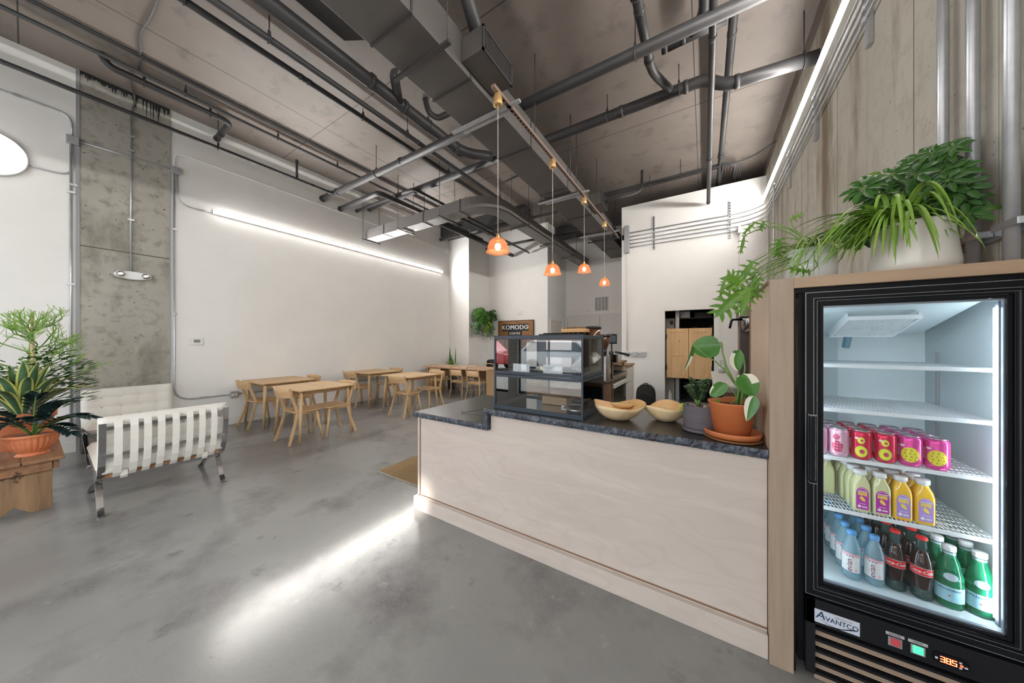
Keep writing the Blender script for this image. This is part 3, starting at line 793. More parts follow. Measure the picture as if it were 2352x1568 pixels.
MB().prism(oval(.175, .058), 0, .06, 'x').build('body', 'white', r, bevel=.012, seg=3)
for s_ in (-1, 1):
    h = MB().lathe([(.03, 0), (.045, .02), (.047, .04), (.043, .044)], n=20, xf=Matrix.Translation((.05, s_ * .115, .002)) @ Matrix.Rotation(PI / 2, 4, 'Y')).build('lamp_head', 'white', r)
    MB().lathe([(.04, .046), (.02, .05), (.0001, .048)], n=20, xf=Matrix.Translation((.05, s_ * .115, .002)) @ Matrix.Rotation(PI / 2, 4, 'Y')).build('lens', 'steel', h)
r = thing('thermostat', 'small white thermostat on the wall right of the column', 'thermostat', (WL, 1.49, 1.45))
MB().box(0, -.075, -.055, .022, .075, .055).build('body', 'white', r, bevel=.006)
MB().box(.022, -.035, -.018, .024, .04, .03).build('screen', mat('lcd', (.25, .26, .22), .3), r)
MB().box(0, -.1, -.07, .006, .1, .065).build('wall_plate', 'trimw', r)
r = thing('power_outlet', 'grey double outlet box low on the wall by the nearest dining table', 'outlet', (W, 1.95, .52))
MB().box(-.02, -.055, -.055, .035, .055, .055).build('box', 'galv', r, bevel=.006)
for s_ in (-.022, .022): MB().lathe([(.018, 0), (.018, .004)], n=14, xf=Matrix.Translation((.036, s_, 0)) @ Matrix.Rotation(PI / 2, 4, 'Y')).build('socket', 'white', r)

# right wall and partition conduits
XR = WR - .035
b = None
for i, z in enumerate((4.085, 3.995, 3.905, 3.82, 3.735)):
    cond('steel conduit running along the concrete wall and across the partition, %s of five' % ('top', 'second', 'middle', 'fourth', 'bottom')[i],
         [(XR, -2.1, z), (XR, 7.55 + .0 * i, z), (XR - .28, 7.81, z), (-1.58, 7.81, z)] if i < 4 else [(-1.58, 7.81, z), (.6, 7.81, z)], .0115, rad=.18)
for y in (-.3, .9, 2.1, 3.3, 4.55, 5.75, 7.0):
    r = thing('wall_strut', 'steel strut bracket holding the conduits on the concrete wall', 'bracket', (WR, y, 0), 0, 'strut brackets on the concrete wall')
    MB().box(-.032, -.03, 3.62, -.001, .03, 4.14).build('channel', 'galv', r, bevel=.003)
    for z in (4.085, 3.995, 3.905, 3.82): MB().box(-.052, -.016, z - .018, -.0225, .016, z + .018).build('clamp', 'galv', r)
for x, l in ((-1.0, 'slotted steel strut on the partition nearer the grey box'), (.45, 'slotted steel strut on the partition nearer the concrete wall')):
    r = thing('wall_strut', l, 'bracket', (x, 7.84, 0), 0, 'slotted struts on the partition')
    MB().box(-.02, -.03, 3.6, .02, -.001, 4.38).build('channel', 'galv', r)
    b = MB()
    for i in range(13): b.box(-.008, -.032, 3.63 + i * .057, .008, -.0295, 3.665 + i * .057)
    b.build('groove', 'black', r)
r = thing('control_box', 'tall grey steel box where the five conduits end at the partition edge', 'electrical box', (-1.6, 7.84, 3.93))
MB().box(-.055, -.09, -.33, .055, 0, .33).build('body', mat('grey_box_paint', (.36, .37, .38), .45), r, bevel=.005)
MB().box(-.11, -.05, .0, -.055, -.02, .12).build('breaker', 'black', r)
cond('thin pipe going down the partition from the grey box to the outlets', [(-1.6, 7.82, 3.6), (-1.6, 7.82, 1.22)], .012, m='white')
r = thing('outlet_row', 'row of three grey outlet boxes joined on the partition above the backpack', 'outlet', (-1.42, 7.84, 1.145))
for i in range(3):
    MB().box(-.235 + i * .185, -.05, -.055, -.125 + i * .185, 0, .055).build('box', 'galv', r, bevel=.008)
MB().cyl((-.2, -.03, .02), (.24, -.03, .02), .01, 8).build('tube', 'galv', r)
cond('thin white drop conduit at the corner of partition and concrete wall', [(.62, 7.815, 3.73), (.62, 7.815, 1.2)], .011, m='white')
jbox('small white box on the partition by the concrete wall', .6, 7.8, 3.73, .07, dx=.03, m='white')
cond('curved steel conduit dropping down the concrete wall by the corner', [(XR - .03, 6.5, 4.0), (XR - .03, 6.62, 4.08), (XR - .02, 6.68, 3.9), (XR - .02, 6.68, .3)], .013, rad=.1)
cond('second curved steel conduit dropping down the concrete wall, lower hook', [(XR - .03, 7.1, 3.7), (XR - .03, 7.2, 3.74), (XR - .02, 7.25, 3.6), (XR - .02, 7.25, .3)], .013, rad=.1)
for y, l in ((2.42, 'partly hidden by plants'), (2.22, 'in the middle'), (2.02, 'nearest the camera')):
    r = thing('riser_pipe', 'tall silver riser pipe on the concrete wall behind the fridge cabinet, %s' % l, 'pipe', (1.0, y, 0), 0, 'silver riser pipes')
    MB().cyl((0, 0, 1.2), (0, 0, CE), .0195, 20).build('run', 'galv', r)
    MB().box(-.0245, -.075, 1.885, -.0195, .05, 1.912).box(-.022, -.075, 1.885, .02, -.068, 1.912).build('clamp', 'galv', r, bevel=.002)
r = thing('strut_channel', 'slotted steel channel fixed along the concrete wall behind the riser pipes', 'bracket', (0, 0, 0))
MB().box(1.02, 1.3, 1.87, 1.04, 2.75, 1.925).build('channel', 'galv', r)
# wall grille and small detector
r = thing('wall_vent', 'white louvred vent grille high on the far grey wall', 'air vent', (-2.79, 9.82, 2.65))
MB().box(-.22, -.014, -.24, .22, 0, -.21).box(-.22, -.014, .21, .22, 0, .24).box(-.22, -.014, -.24, -.2, 0, .24).box(.2, -.014, -.24, .22, 0, .24).box(-.11, -.012, -.22, -.095, 0, .22).box(-.008, -.012, -.22, .008, 0, .22).box(.095, -.012, -.22, .11, 0, .22).build('frame', 'trimw', r)
b = MB()
for i in range(20): b.box(-.2, -.01, -.205 + i * .0205, .2, -.002, -.197 + i * .0205)
b.build('louvre', 'trimw', r)
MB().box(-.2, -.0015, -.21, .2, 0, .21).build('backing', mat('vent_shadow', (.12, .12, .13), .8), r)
r = thing('wall_alarm', 'tiny white alarm on the back wall above the sign', 'alarm', (-4.97, 8.38, 2.37))
MB().box(-.06, -.02, -.09, .06, 0, .05).build('body', 'white', r, bevel=.008)
MB().lathe([(.02, 0), (.02, .01)], (0, 0, 0), 12, xf=Matrix.Translation((-.01, -.02, -.04)) @ Matrix.Rotation(PI / 2, 4, 'X')).build('horn', 'galv', r)
# sign
r = thing('shop_sign', 'slatted wooden shop sign with white lettering on the back wall', 'sign', (-5.115, 8.38, 1.78))
MB().box(-.645, -.035, -.33, .645, 0, .33).build('board', 'signw', r)
MB().box(-.66, -.045, -.345, .66, -.01, -.33).box(-.66, -.045, .33, .66, -.01, .345).box(-.66, -.045, -.33, -.645, -.01, .33).box(.645, -.045, -.33, .66, -.01, .33).build('frame', 'slate', r)
MB().box(-.49, -.05, .005, .47, -.036, .225).box(-.27, -.05, -.20, .24, -.036, .005).build('plaque', 'slate', r)
b = MB(); text_flat(b, 'KOMODO', .2, (-.01, -.052, .115), .003, sx=1.02, space=1.1, bold=.005)
b.box(-.47, -.055, .105, -.42, -.05, .125).box(.40, -.055, .11, .455, -.05, .13)
text_flat(b, 'COFFEE', .10, (-.015, -.052, -.075), .003, space=1.25, bold=.003)
b.build('lettering', 'letter', r)
def bar(b, pts, w, t, ref=(0, 1, 0), mi=0):
    return b.tube(pts, .70711, 4, mi, smooth=False, squash=(w, t), ref=ref)
# ------------------------------------------------------------------ white strap-back lounge chairs (front looks towards +x)
def lounge(label, loc, rz):
    r = thing('lounge_chair', label, 'lounge chair', loc, rz, 'pair of white lounge chairs')
    H = .40
    for s_ in (-1, 1):
        y = s_ * (H - .02)
        b = MB()
        bar(b, [(-.47, y, .78), (-.466, y, .66), (-.45, y, .54), (-.415, y, .42), (-.345, y, .31), (-.2, y, .235), (.03, y, .17), (.22, y, .10), (.36, y, .007), (.40, y, .007)], .04, .014)
        b.build('back_frame', 'chrome', r, bevel=.002)
        b = MB()
        bar(b, [(-.43, y, .007), (-.38, y, .007), (-.33, y, .05), (-.28, y, .13), (-.22, y, .22), (-.14, y, .29), (.0, y, .335), (.2, y, .36), (.36, y, .37)], .04, .014)
        b.build('seat_frame', 'chrome', r, bevel=.002)
    for (x, z) in ((-.468, .735), (-.442, .50), (.34, .365), (-.23, .25)):
        b = MB(); bar(b, [(x, -H + .02, z), (x, H - .02, z)], .03, .012, ref=(0, 0, 1)); b.build('cross_bar', 'chrome', r)
    b = MB(); bar(b, [(-.345, -H + .03, .315), (-.345, H - .03, .315)], .03, .014, ref=(0, 0, 1)); b.build('strap_bar', mat('tan_leather', (.30, .12, .045), .7, noise=(20, (.45, .3, .18), .5, .7)), r)
    # cushions with a tuft grid
    def cushion(name, p0, p1, th, m, nx, ny, rowm):
        p0, p1 = Vector(p0), Vector(p1)
        d = (p1 - p0); L = d.length; d.normalize()
        nrm = Vector((-d.z, 0, d.x)) if rowm < 0 else Vector((d.z, 0, -d.x))
        NU, NV = nx * 6, ny * 6
        b = MB()
        for side in (1, -1):
            rows = []
            for i in range(NU + 1):
                row = []
                for j in range(NV + 1):
                    u, v = i / NU, j / NV
                    e = min(1, min(u, 1 - u) * L / .035) ; f = min(1, min(v, 1 - v) * 2 * H / .035)
                    rim = math.sqrt(max(0, 1 - (1 - e) ** 2)) * math.sqrt(max(0, 1 - (1 - f) ** 2))
                    du, dv = abs((u * nx) % 1 - .5) * 2, abs((v * ny) % 1 - .5) * 2
                    puff = 1 - .34 * max(du ** 8, dv ** 8) - .22 * (du ** 4 * dv ** 4)
                    h = th / 2 * (rim * (.2 + .8 * puff) if 1 else 1)
                    pt = p0 + d * L * u + Vector((0, (v * 2 - 1) * H, 0)) + nrm * h * side
                    row.append(pt)
                rows.append(row)
            b.grid(rows if side == 1 else [q[::-1] for q in rows])
        c = b.build(name, m, r)
        pp = MB()
        for i in range(1, nx):
            for j in range(1, ny):
                for side in (1, -1):
                    pp.ball(p0 + d * L * i / nx + Vector((0, (j / ny * 2 - 1) * H, 0)) + nrm * side * th * .32, .011, 8)
        pp.build('button', m, c)
        return c
    cushion('back_cushion', (-.335, 0, .325), (-.402, 0, .82), .09, 'cushion', 4, 5, 1)
    cushion('seat_cushion', (-.27, 0, .36), (.44, 0, .425), .10, 'cushb', 5, 5, -1)
    # straps over the back
    for y in (-.29, -.205, -.12, -.03, .06, .14, .215, .30):
        b = MB()
        bar(b, [(-.462, y, .785), (-.480, y, .735), (-.478, y, .62), (-.462, y, .50), (-.435, y, .41), (-.395, y, .335), (-.36, y, .298), (-.335, y, .30)], .045, .004)
        b.build('strap', 'cushion', r)
    for y in (-.245, .26):
        b = MB(); bar(b, [(-.385, y, .345), (-.375, y, .30), (-.355, y, .275)], .04, .004); b.build('care_tag', 'cushion', r)
    for y in (-.24, -.08, .08, .24):
        b = MB(); bar(b, [(-.2, y, .275), (-.05, y, .325), (.34, y, .362)], .045, .004); b.build('strap', 'cushion', r)
    return r
lounge('white tufted lounge chair turned away, its strap-covered back to the camera', (-4.62, .715, 0), PI)
lounge('cream tufted lounge chair against the concrete column, facing into the room', (-6.42, .78, 0), 0)

# ------------------------------------------------------------------ rustic bench
r = thing('rustic_bench', 'rough wooden bench with notched end panel, carrying potted plants', 'bench', (0, 0, 0))
MB().box(-6.55, -.27, .425, -4.745, -.02, .455).box(-6.55, -.015, .425, -4.75, .185, .455).build('bench_top', 'rustic', r, bevel=.006)
MB().box(-6.5, .13, .345, -4.80, .16, .424).build('apron', 'rustic', r, bevel=.004)
MB().box(-6.5, -.24, .345, -4.80, -.21, .424).build('apron', 'rustic', r, bevel=.004)
for x in (-4.84, -6.3):
    MB().prism([(-.205, 0), (-.13, 0), (-.05, .075), (.03, 0), (.125, 0), (.128, .424), (-.208, .424)], x - .018, x + .018, 'x').build('leg_panel', 'rusticz', r, bevel=.004)
MB().box(-4.822, -.24, .34, -4.79, .125, .424).build('end_rail', 'rustic', r, bevel=.003)

# ------------------------------------------------------------------ dining tables and chairs
def dtable(label, loc):
    r = thing('dining_table', label, 'table', loc, 0, 'small square dining tables')
    W2, D2 = .435, .41
    out = []
    n = 12
    for (cx, cy, dx, dy) in ((-1, -1, 1, 0), (1, -1, 0, 1), (1, 1, -1, 0), (-1, 1, 0, -1)):
        for k in range(n):
            t = k / n
            bow = .018 * 4 * t * (1 - t)
            x = cx * W2 + dx * 2 * W2 * t + (bow if dy > 0 else -bow if dy < 0 else 0)
            y = cy * D2 + dy * 2 * D2 * t + (-bow if dx > 0 else bow if dx < 0 else 0)
            out.append((x, y))
    MB().prism(out, .738, .758, 'z').build('table_top', 'oak', r, bevel=.006, seg=3)
    for a in ((-.33, -.32, .33, -.30), (-.33, .30, .33, .32), (-.34, -.31, -.32, .31), (.32, -.31, .34, .31)):
        MB().box(a[0], a[1], .675, a[2], a[3], .738).build('apron', 'oak', r)
    for sx in (-1, 1):
        for sy in (-1, 1):
            MB().tube([(sx * .40, sy * .375, 0), (sx * .375, sy * .355, .35), (sx * .35, sy * .335, .74)], [.017, .024, .027], 12).build('leg', 'oakz', r)
    return r
def dchair():
    r = thing('dining_chair', '', 'chair', (0, 0, 0), 0, 'oak dining chairs at the small tables')
    for s_ in (-1, 1):
        b = MB()
        bar(b, [(s_ * .225, -.235, 0), (s_ * .20, -.165, .22), (s_ * .185, -.115, .435), (s_ * .187, -.135, .50), (s_ * .195, -.225, .775)], .03, .036, ref=(1, 0, 0))
        b.build('leg', 'oakz', r, bevel=.006)
        b = MB().tube([(s_ * .215, .215, 0), (s_ * .19, .175, .22), (s_ * .165, .145, .435)], [.014, .019, .021], 8)
        b.build('leg', 'oakz', r)
        b = MB(); bar(b, [(s_ * .18, -.13, .42), (s_ * .165, .15, .425)], .03, .04, ref=(0, 0, 1)); b.build('side_rail', 'oak', r, bevel=.004)
    rows = []
    for i in range(13):
        t = i / 12
        x = -.235 + .47 * t
        y = -.235 + .07 * (4 * t * (1 - t)) * -1 + .02
        rows.append([(x, y + dy, z) for dy, z in ((0, .665), (-.018, .74), (-.03, .795), (-.012, .80), (.006, .795), (.014, .74), (.018, .667), (0, .665))])
    MB().grid(rows).add([p for p in rows[0][:-1]], [list(range(7))]).add([p for p in rows[-1][:-1]], [list(range(7))[::-1]]).build('backrest', 'oak', r)
    pts = rrect(-.225, -.17, .225, .225, .10, 6)
    b = MB()
    up, dn = [], []
    b.prism(pts, .438, .455, 'z')
    b.build('seat', 'oak', r, bevel=.007, seg=3)
    b = MB().box(-.16, -.02, .40, .16, .0, .437); b.build('cross_rail', 'oak', r)
    return r
TBL = [((-5.24, 2.44, 0), 'oak dining table nearest the camera, second row out from the white wall'), ((-6.56, 2.47, 0), 'oak dining table against the white wall beside the grey outlet box'),
       ((-5.24, 4.33, 0), 'oak dining table farther back beside the end of the counter'), ((-6.57, 4.35, 0), 'oak dining table against the white wall below the end of the linear light')]
t0 = None
for p, l in TBL:
    if t0 is None: t0 = dtable(l, p)
    else: dup(t0, p, 0, l)
c0 = dchair()
SPOT = [(-5.07, 2.17, 0, 'oak chair at the nearest table, its back to the lounge chair'), (-5.03, 2.63, PI, 'oak chair at the nearest table, far side, facing the camera'),
        (-6.54, 2.17, 0, 'oak chair by the grey outlet box, nearer end of the wall-side table'), (-6.42, 2.76, PI, 'oak chair at the wall-side table next to the outlet, far end'),
        (-4.98, 4.00, 0, 'oak chair at the table beside the counter end, nearer side'), (-5.05, 4.66, PI, 'oak chair at the table beside the counter end, far side'),
        (-6.58, 4.00, 0, 'oak chair at the wall-side table below the light end, nearer side'), (-6.45, 4.66, PI, 'oak chair at the wall-side table below the light end, far side')]
for i, (x, y, a, l) in enumerate(SPOT):
    if i == 0:
        c0.location = (x, y, 0); c0.rotation_euler.z = a; c0['label'] = l
    else: dup(c0, (x, y, 0), a, l)

# long communal table and bentwood chairs
r = thing('long_table', 'long pale wooden table with rounded end and solid panel leg, by the pilaster', 'table', (0, 0, 0))
MB().prism(rrect(-6.75, 5.90, -4.45, 6.72, .18, 6), .735, .765, 'z').build('table_top', mat('pink_beech', (.60, .38, .25), .4, noise=(3, (.53, .33, .2), .4, .7, (1, 6, 6))), r, bevel=.006)
MB().box(-4.50, 5.98, 0, -4.47, 6.65, .735).build('panel_leg', 'oakz', r)
MB().box(-6.6, 6.0, 0, -6.56, 6.65, .735).build('panel_leg', 'oakz', r)
MB().box(-6.5, 6.28, .5, -4.5, 6.32, .735).build('stretcher', 'oakdark', r)
def bchair():
    r = thing('bentwood_chair', '', 'chair', (0, 0, 0), 0, 'bentwood chairs round the long table')
    for s_ in (-1, 1):
        MB().tube([(s_ * .20, .20, 0), (s_ * .18, .17, .43)], [.011, .014], 8).build('leg', 'oakz', r)
        MB().tube([(s_ * .215, -.24, 0), (s_ * .19, -.19, .22), (s_ * .185, -.17, .45), (s_ * .19, -.20, .60)], .013, 8).build('leg', 'oakz', r)
    MB().tube(fil([(-.19, -.20, .60), (-.19, -.245, .83), (.19, -.245, .83), (.19, -.20, .60)], .11, 7), .012, 8).build('back_loop', 'oakz', r)
    rows = []
    for i in range(9):
        t = i / 8; x = -.18 + .36 * t; y = -.205 - .03 * 4 * t * (1 - t)
        rows.append([(x, y, .60), (x, y - .012, .74), (x, y - .002, .74), (x, y + .010, .60), (x, y, .60)])
    MB().grid(rows).build('backrest', 'oak', r)
    MB().prism(rrect(-.20, -.19, .20, .20, .07), .438, .455, 'z').build('seat', 'oak', r, bevel=.006)
    b = MB()
    bar(b, [(-.18, -.17, .42), (.18, -.17, .42)], .03, .016, ref=(0, 0, 1)); bar(b, [(-.18, .17, .42), (.18, .17, .42)], .03, .016, ref=(0, 0, 1))
    b.build('seat_frame', 'oak', r)
    return r
b0 = bchair()
BS = [(-6.02, 5.98, 0, 'bentwood chair on the near side of the long table, closest to the white wall'), (-5.30, 5.98, 0, 'bentwood chair on the near side of the long table, middle one'),
      (-4.76, 5.98, 0, 'bentwood chair on the near side of the long table, next to the display case'), (-6.55, 6.68, PI, 'bentwood chair behind the long table in front of the snake plant'),
      (-5.68, 6.68, PI, 'bentwood chair behind the long table, only its hoop back showing, middle'), (-5.12, 6.68, PI, 'bentwood chair behind the long table beside the dark jacket')]
for i, (x, y, a, l) in enumerate(BS):
    if i == 0: b0.location = (x, y, 0); b0.rotation_euler.z = a; b0['label'] = l
    else: dup(b0, (x, y, 0), a, l)
r = thing('arm_chair', 'rounded dark upholstered chair behind the long table, half hidden by the display case', 'chair', (-5.15, 7.35, 0))
rows = []
for i in range(13):
    a = PI * i / 12
    x, y = -.36 * math.cos(a), .28 * math.sin(a)
    rows.append([(x * s_, y * s_, z) for s_, z in ((1, .35), (1.05, .7), (1.0, .86), (.86, .90), (.74, .84), (.72, .4))])
MB().grid(rows).build('backrest', 'leather', r, solid=.02)
MB().prism(rrect(-.33, -.3, .33, .25, .1), .34, .47, 'z').build('seat', 'leather', r, bevel=.02)
for sx in (-1, 1):
    for sy in (-1, 1): MB().cyl((sx * .26, sy * .2, 0), (sx * .24, sy * .18, .35), .016, 8).build('leg', 'oakdark', r)

# ------------------------------------------------------------------ the counter
r = thing('service_counter', 'long birch plywood counter front with baseboard and stepped left end', 'counter', (0, 0, 0))
CY = 1.80
MB().prism([(-2.10, .1), (.246, .1), (.246, .915), (-1.335, .915), (-1.335, .80), (-2.10, .80)], CY + .03, CY + .05, 'y').build('front_panel', 'birch', r)
MB().box(-2.10, CY + .05, 0, -2.08, 2.80, .80).build('end_panel', 'birch', r)
MB().box(-2.12, CY + .026, .12, -2.095, CY + .05, .80).build('corner_strip', 'birch', r)
MB().box(-2.085, CY + .028, .115, .246, CY + .033, .125).box(-2.096, CY + .025, .12, -2.088, CY + .031, .80).build('shadow_line', 'edge', r)
MB().box(-2.145, CY, 0, .246, CY + .03, .108).box(-2.145, CY + .03, 0, -2.12, 2.80, .108).build('plinth_board', 'birch', r, bevel=.002)
MB().box(-2.05, CY + .06, .05, .24, CY + .08, .80).box(-1.36, 2.5, .05, .24, 2.52, .91).box(-1.36, CY + .05, .05, -1.34, 2.52, .91).build('carcass', 'edge', r)
r = thing('stone_worktop', 'dark polished stone top of the raised counter with a rough chiselled edge', 'worktop', (0, 0, 0))
MB().box(-1.36, CY - .0, .915, .246, 2.56, .955).build('slab', 'granite', r)
def chisel(b, x0, x1, z0, z1, y, n, axis='x', amp=.006):
    rows = []
    for j in range(4):
        z = z0 + (z1 - z0) * j / 3
        rows.append([(x0 + (x1 - x0) * i / n, y - amp * R.random() - (.004 if 0 < j < 3 else 0), z) for i in range(n + 1)])
    b.grid(rows, smooth=False)
b = MB(); chisel(b, -1.372, .246, .914, .956, CY, 150); b.build('stone_edge', 'granedge', r)
MB().box(-1.378, CY - .006, .80, -1.342, 2.56, .956).build('stone_upstand', 'granedge', r)
r = thing('stone_worktop', 'lower dark stone top at the left end of the counter', 'worktop', (0, 0, 0))
MB().box(-2.135, CY, .80, -1.378, 2.80, .84).build('slab', 'granite', r)
b = MB(); chisel(b, -2.14, -1.345, .799, .841, CY, 80); b.build('stone_edge', 'granedge', r)

# display case
r = thing('display_case', 'two tier glass pastry display case with slate frame on the counter', 'display case', (0, 0, 0))
CASE = r
X0, X1, Y0, Y1, Z0, Z1 = -1.315, -.64, 1.845, 2.31, .956, 1.492
f = MB()
for z0, z1 in ((Z0, Z0 + .03), (1.193, 1.212), (1.216, 1.236), (Z1 - .026, Z1)):
    f.box(X0, Y0, z0, X1, Y0 + .014, z1).box(X0, Y1 - .014, z0, X1, Y1, z1).box(X0, Y0, z0, X0 + .014, Y1, z1).box(X1 - .014, Y0, z0, X1, Y1, z1)
f.build('rail_frame', 'case', r, bevel=.002)
for x in (X0, X1 - .009):
    for y in (Y0, Y1 - .009): MB().box(x - .001, y - .001, Z0 - .0005, x + .010, y + .010, Z1 + .0007).build('corner_post', 'case', r)
MB().box(X0 + .22, Y1 - .012, Z0 + .03, X0 + .235, Y1 - .002, Z1 - .02).build('door_stile', 'case', r)
for z0, z1 in ((Z0 + .03, 1.193), (1.236, Z1 - .026)):
    for q in ((X0 + .009, Y0 + .004, X1 - .009, Y0 + .008), (X0 + .009, Y1 - .008, X1 - .009, Y1 - .004), (X0 + .004, Y0 + .009, X0 + .008, Y1 - .009), (X1 - .008, Y0 + .009, X1 - .004, Y1 - .009)):
        MB().box(q[0], q[1], z0, q[2], q[3], z1).build('glass', 'casegl', r)
MB().box(X0 + .01, Y0 + .01, Z1 - .012, X1 - .01, Y1 - .01, Z1 - .006).build('glass', 'casegl', r)
MB().box(X0 + .01, Y0 + .01, 1.206, X1 - .01, Y1 - .01, 1.211).build('shelf', mat('smoked_glass', (.12, .14, .16), .08), r)
MB().box(X0 + .01, Y0 + .01, Z0 + .012, X1 - .01, Y1 - .01, Z0 + .018).build('base_tray', mat('mirror_tray', (.45, .48, .5), .05, 1), r)
for i, (xa, xb) in enumerate(((-1.165, -1.03), (-.925, -.785))):
    o = MB().box(xa, Y0 + .022, 1.214, xb, Y0 + .024, 1.292).build('price_card', 'paper', None)
    tag(o, ['blank white card standing in the upper display case, left one', 'blank white card standing in the upper display case, right one'][i], 'card', 'cards in the display case')
for i, (x, y, z, a) in enumerate(((-.80, 2.18, 1.213, .8), (-.74, 2.10, 1.213, .75), (-.86, 2.25, 1.213, .85))):
    r = thing('paper_cup', ['tilted white paper cup stack nearest the glass in the display case', 'tilted paper cup stack in the display case, lowest of three', 'tilted paper cup stack in the display case at the back'][i], 'cup', (x, y, z + .03), 0, 'cup stacks in the display case')
    xf = Matrix.Rotation(a, 4, 'Y')
    MB().lathe([(.024, 0), (.034, .14), (.032, .14), (.022, .01)], n=18, xf=xf).build('cup', 'white', r)
    b = MB()
    for k in range(4): b.lathe([(.0345, .142 + k * .006), (.035, .145 + k * .006)], n=18, xf=xf, close=False)
    b.build('rim', 'white', r)
for i, (x, y, s_) in enumerate(((-1.05, 2.16, .035), (-.97, 2.18, .03), (-1.12, 2.2, .03))):
    o = MB().ball((0, 0, s_ * .7), s_, 14, sc=(1.2, 1, .7)).build('bread_bun', mat('pale_bun', (.75, .68, .55), .6), loc=(x, y, 1.212))
    tag(o, ['pale round bun on the upper shelf of the display case, largest', 'pale round bun on the upper shelf of the display case, middle', 'pale round bun on the upper shelf of the display case, by the plant'][i], 'bun', 'buns in the display case')
o = MB().prism([(-.09, -.05), (.09, -.06), (.1, .05), (-.08, .06)], 0, .012, 'z').build('serving_tray', 'galv', loc=(-.78, 2.1, .976))
tag(o, 'steel tray in the lower tier of the display case', 'tray')
o = MB().lathe([(.05, 0), (.085, .028), (.088, .028), (.052, -.0)], n=24).build('steel_plate', 'steel', loc=(-.73, 1.98, .976))
tag(o, 'shiny round plate in the lower tier of the display case', 'plate')
o = MB().box(-.1, -.05, 0, .1, .05, .06).build('cake_box', mat('kraft', (.45, .3, .18), .7), bevel=.004, loc=(-.95, 2.15, .976))
tag(o, 'brown box in the lower tier of the display case', 'box')
b = MB().tube(arc((-1.33, 2.3, 1.0), (-1.75, 1.98, .845), -.03, 10), .002, 5)
b.tube(arc((-1.75, 1.98, .845), (-1.85, 2.1, .843), 0, 4), .002, 5)
b.build('power_cord', 'black', CASE)

# carved bowls
def cbowl(label, loc, rr, h, rz, stretch):
    r = thing('wooden_bowl', label, 'bowl', loc, rz, 'carved wooden bowls on the counter')
    wv = lambda a, z: (.07 * math.sin(3 * a + .7) + .05 * math.sin(5 * a + 2)) * (z / h) ** 2
    xf = Matrix.Diagonal((stretch, 1, 1, 1))
    prof = [(rr * .32, 0, 1), (rr * .45, h * .04, 1), (rr * .75, h * .35, 1), (rr * .95, h * .75, 1), (rr * 1.0, h * .97, 0), (rr * .96, h, 0), (rr * .90, h * .93, 0), (rr * .72, h * .48, 0), (rr * .42, h * .17, 0), (1e-4, h * .12, 0)]
    b = MB().lathe(prof, n=40, wave=wv, xf=xf)
    out = []
    for p in b.v:
        a = math.atan2(p[1], p[0])
        out.append((p[0], p[1], p[2] * (1 + .13 * math.sin(2 * a + 1) + .08 * math.sin(3 * a))))
    b.v = out
    b.build('bowl_body', ['bowl', 'bowlout'], r)
    return r
r = cbowl('larger carved wooden bowl with a spoon-like divider, next to the display case', (-.47, 2.02, .956), .145, .098, .3, 1.08)
MB().lathe([(.001, 0), (.035, .012), (.05, .03), (.046, .034), (.03, .02), (.001, .012)], n=20, xf=Matrix.Translation((.03, .05, .055)) @ Matrix.Diagonal((1.5, .9, 1, 1))).build('inner_cup', 'bowl', r)
cbowl('smaller carved wooden bowl between the larger bowl and the grey pot', (-.205, 2.14, .956), .118, .092, 1.2, 1.12)

# ------------------------------------------------------------------ behind the counter
r = thing('undercounter_fridge', 'low dark back bar fridge with glass door and steel top edge behind the counter', 'cabinet', (0, 0, 0))
MB().box(-2.1, 4.67, .06, -1.18, 5.66, .86).build('body', 'blackm', r)
MB().box(-2.12, 4.62, .86, -1.15, 5.66, .93).build('worktop', 'steel', r, bevel=.004)
MB().box(-2.12, 4.65, .93, -1.17, 5.64, .935).build('mat', 'dark', r)
MB().box(-1.18, 4.64, .06, -1.155, 4.69, .86).build('post', 'steel', r)
MB().box(-1.18, 4.72, .12, -1.165, 5.6, .72).build('door_glass', mat('dark_glass', (.05, .045, .03), .06), r)
MB().box(-1.18, 4.70, .74, -1.145, 5.63, .80).build('handle', 'cabw', r, bevel=.004)
r = thing('drawer_unit', 'narrow white drawer cabinet with ticked edge, beyond the dark fridge', 'cabinet', (0, 0, 0))
MB().box(-2.0, 5.67, 0, -1.175, 6.3, 1.0).build('body', 'cabw', r)
MB().box(-2.0, 5.66, 1.0, -1.15, 6.31, 1.03).build('top', 'oakdark', r)
for z0, z1 in ((.70, .97), (.38, .68), (.06, .36)): MB().box(-1.175, 5.69, z0, -1.157, 6.28, z1).build('drawer', 'cabw', r, bevel=.003)
r = thing('raised_shelf', 'raised wooden shelf board over the back bar fridge', 'shelf', (0, 0, 0))
MB().box(-1.95, 4.7, 1.09, -1.15, 5.62, 1.125).build('board', 'oakdark', r, bevel=.003)
for x in (-1.9, -1.2):
    for y in (4.76, 5.56): MB().box(x - .02, y - .02, .936, x + .02, y + .02, 1.09).build('post', 'oakz', r)
r = thing('green_bottle', 'green glass bottle with black pourer on the back bar', 'bottle', (-1.22, 4.68, .936))
MB().lathe([(.03, 0), (.034, .01), (.034, .12), (.028, .16), (.014, .19), (.012, .22)], n=16).build('body', mat('green_glass_back', (.15, .5, .2), .08, trans=.6), r)
MB().lathe([(.0345, .035), (.0345, .11)], n=16, close=False).build('label', 'paper', r)
MB().lathe([(.014, .22), (.014, .235), (.022, .25), (.02, .27)], n=12).build('pourer', 'black', r)
r = thing('espresso_counter', 'dark wooden cabinet under the espresso machine behind the display case', 'cabinet', (0, 0, 0))
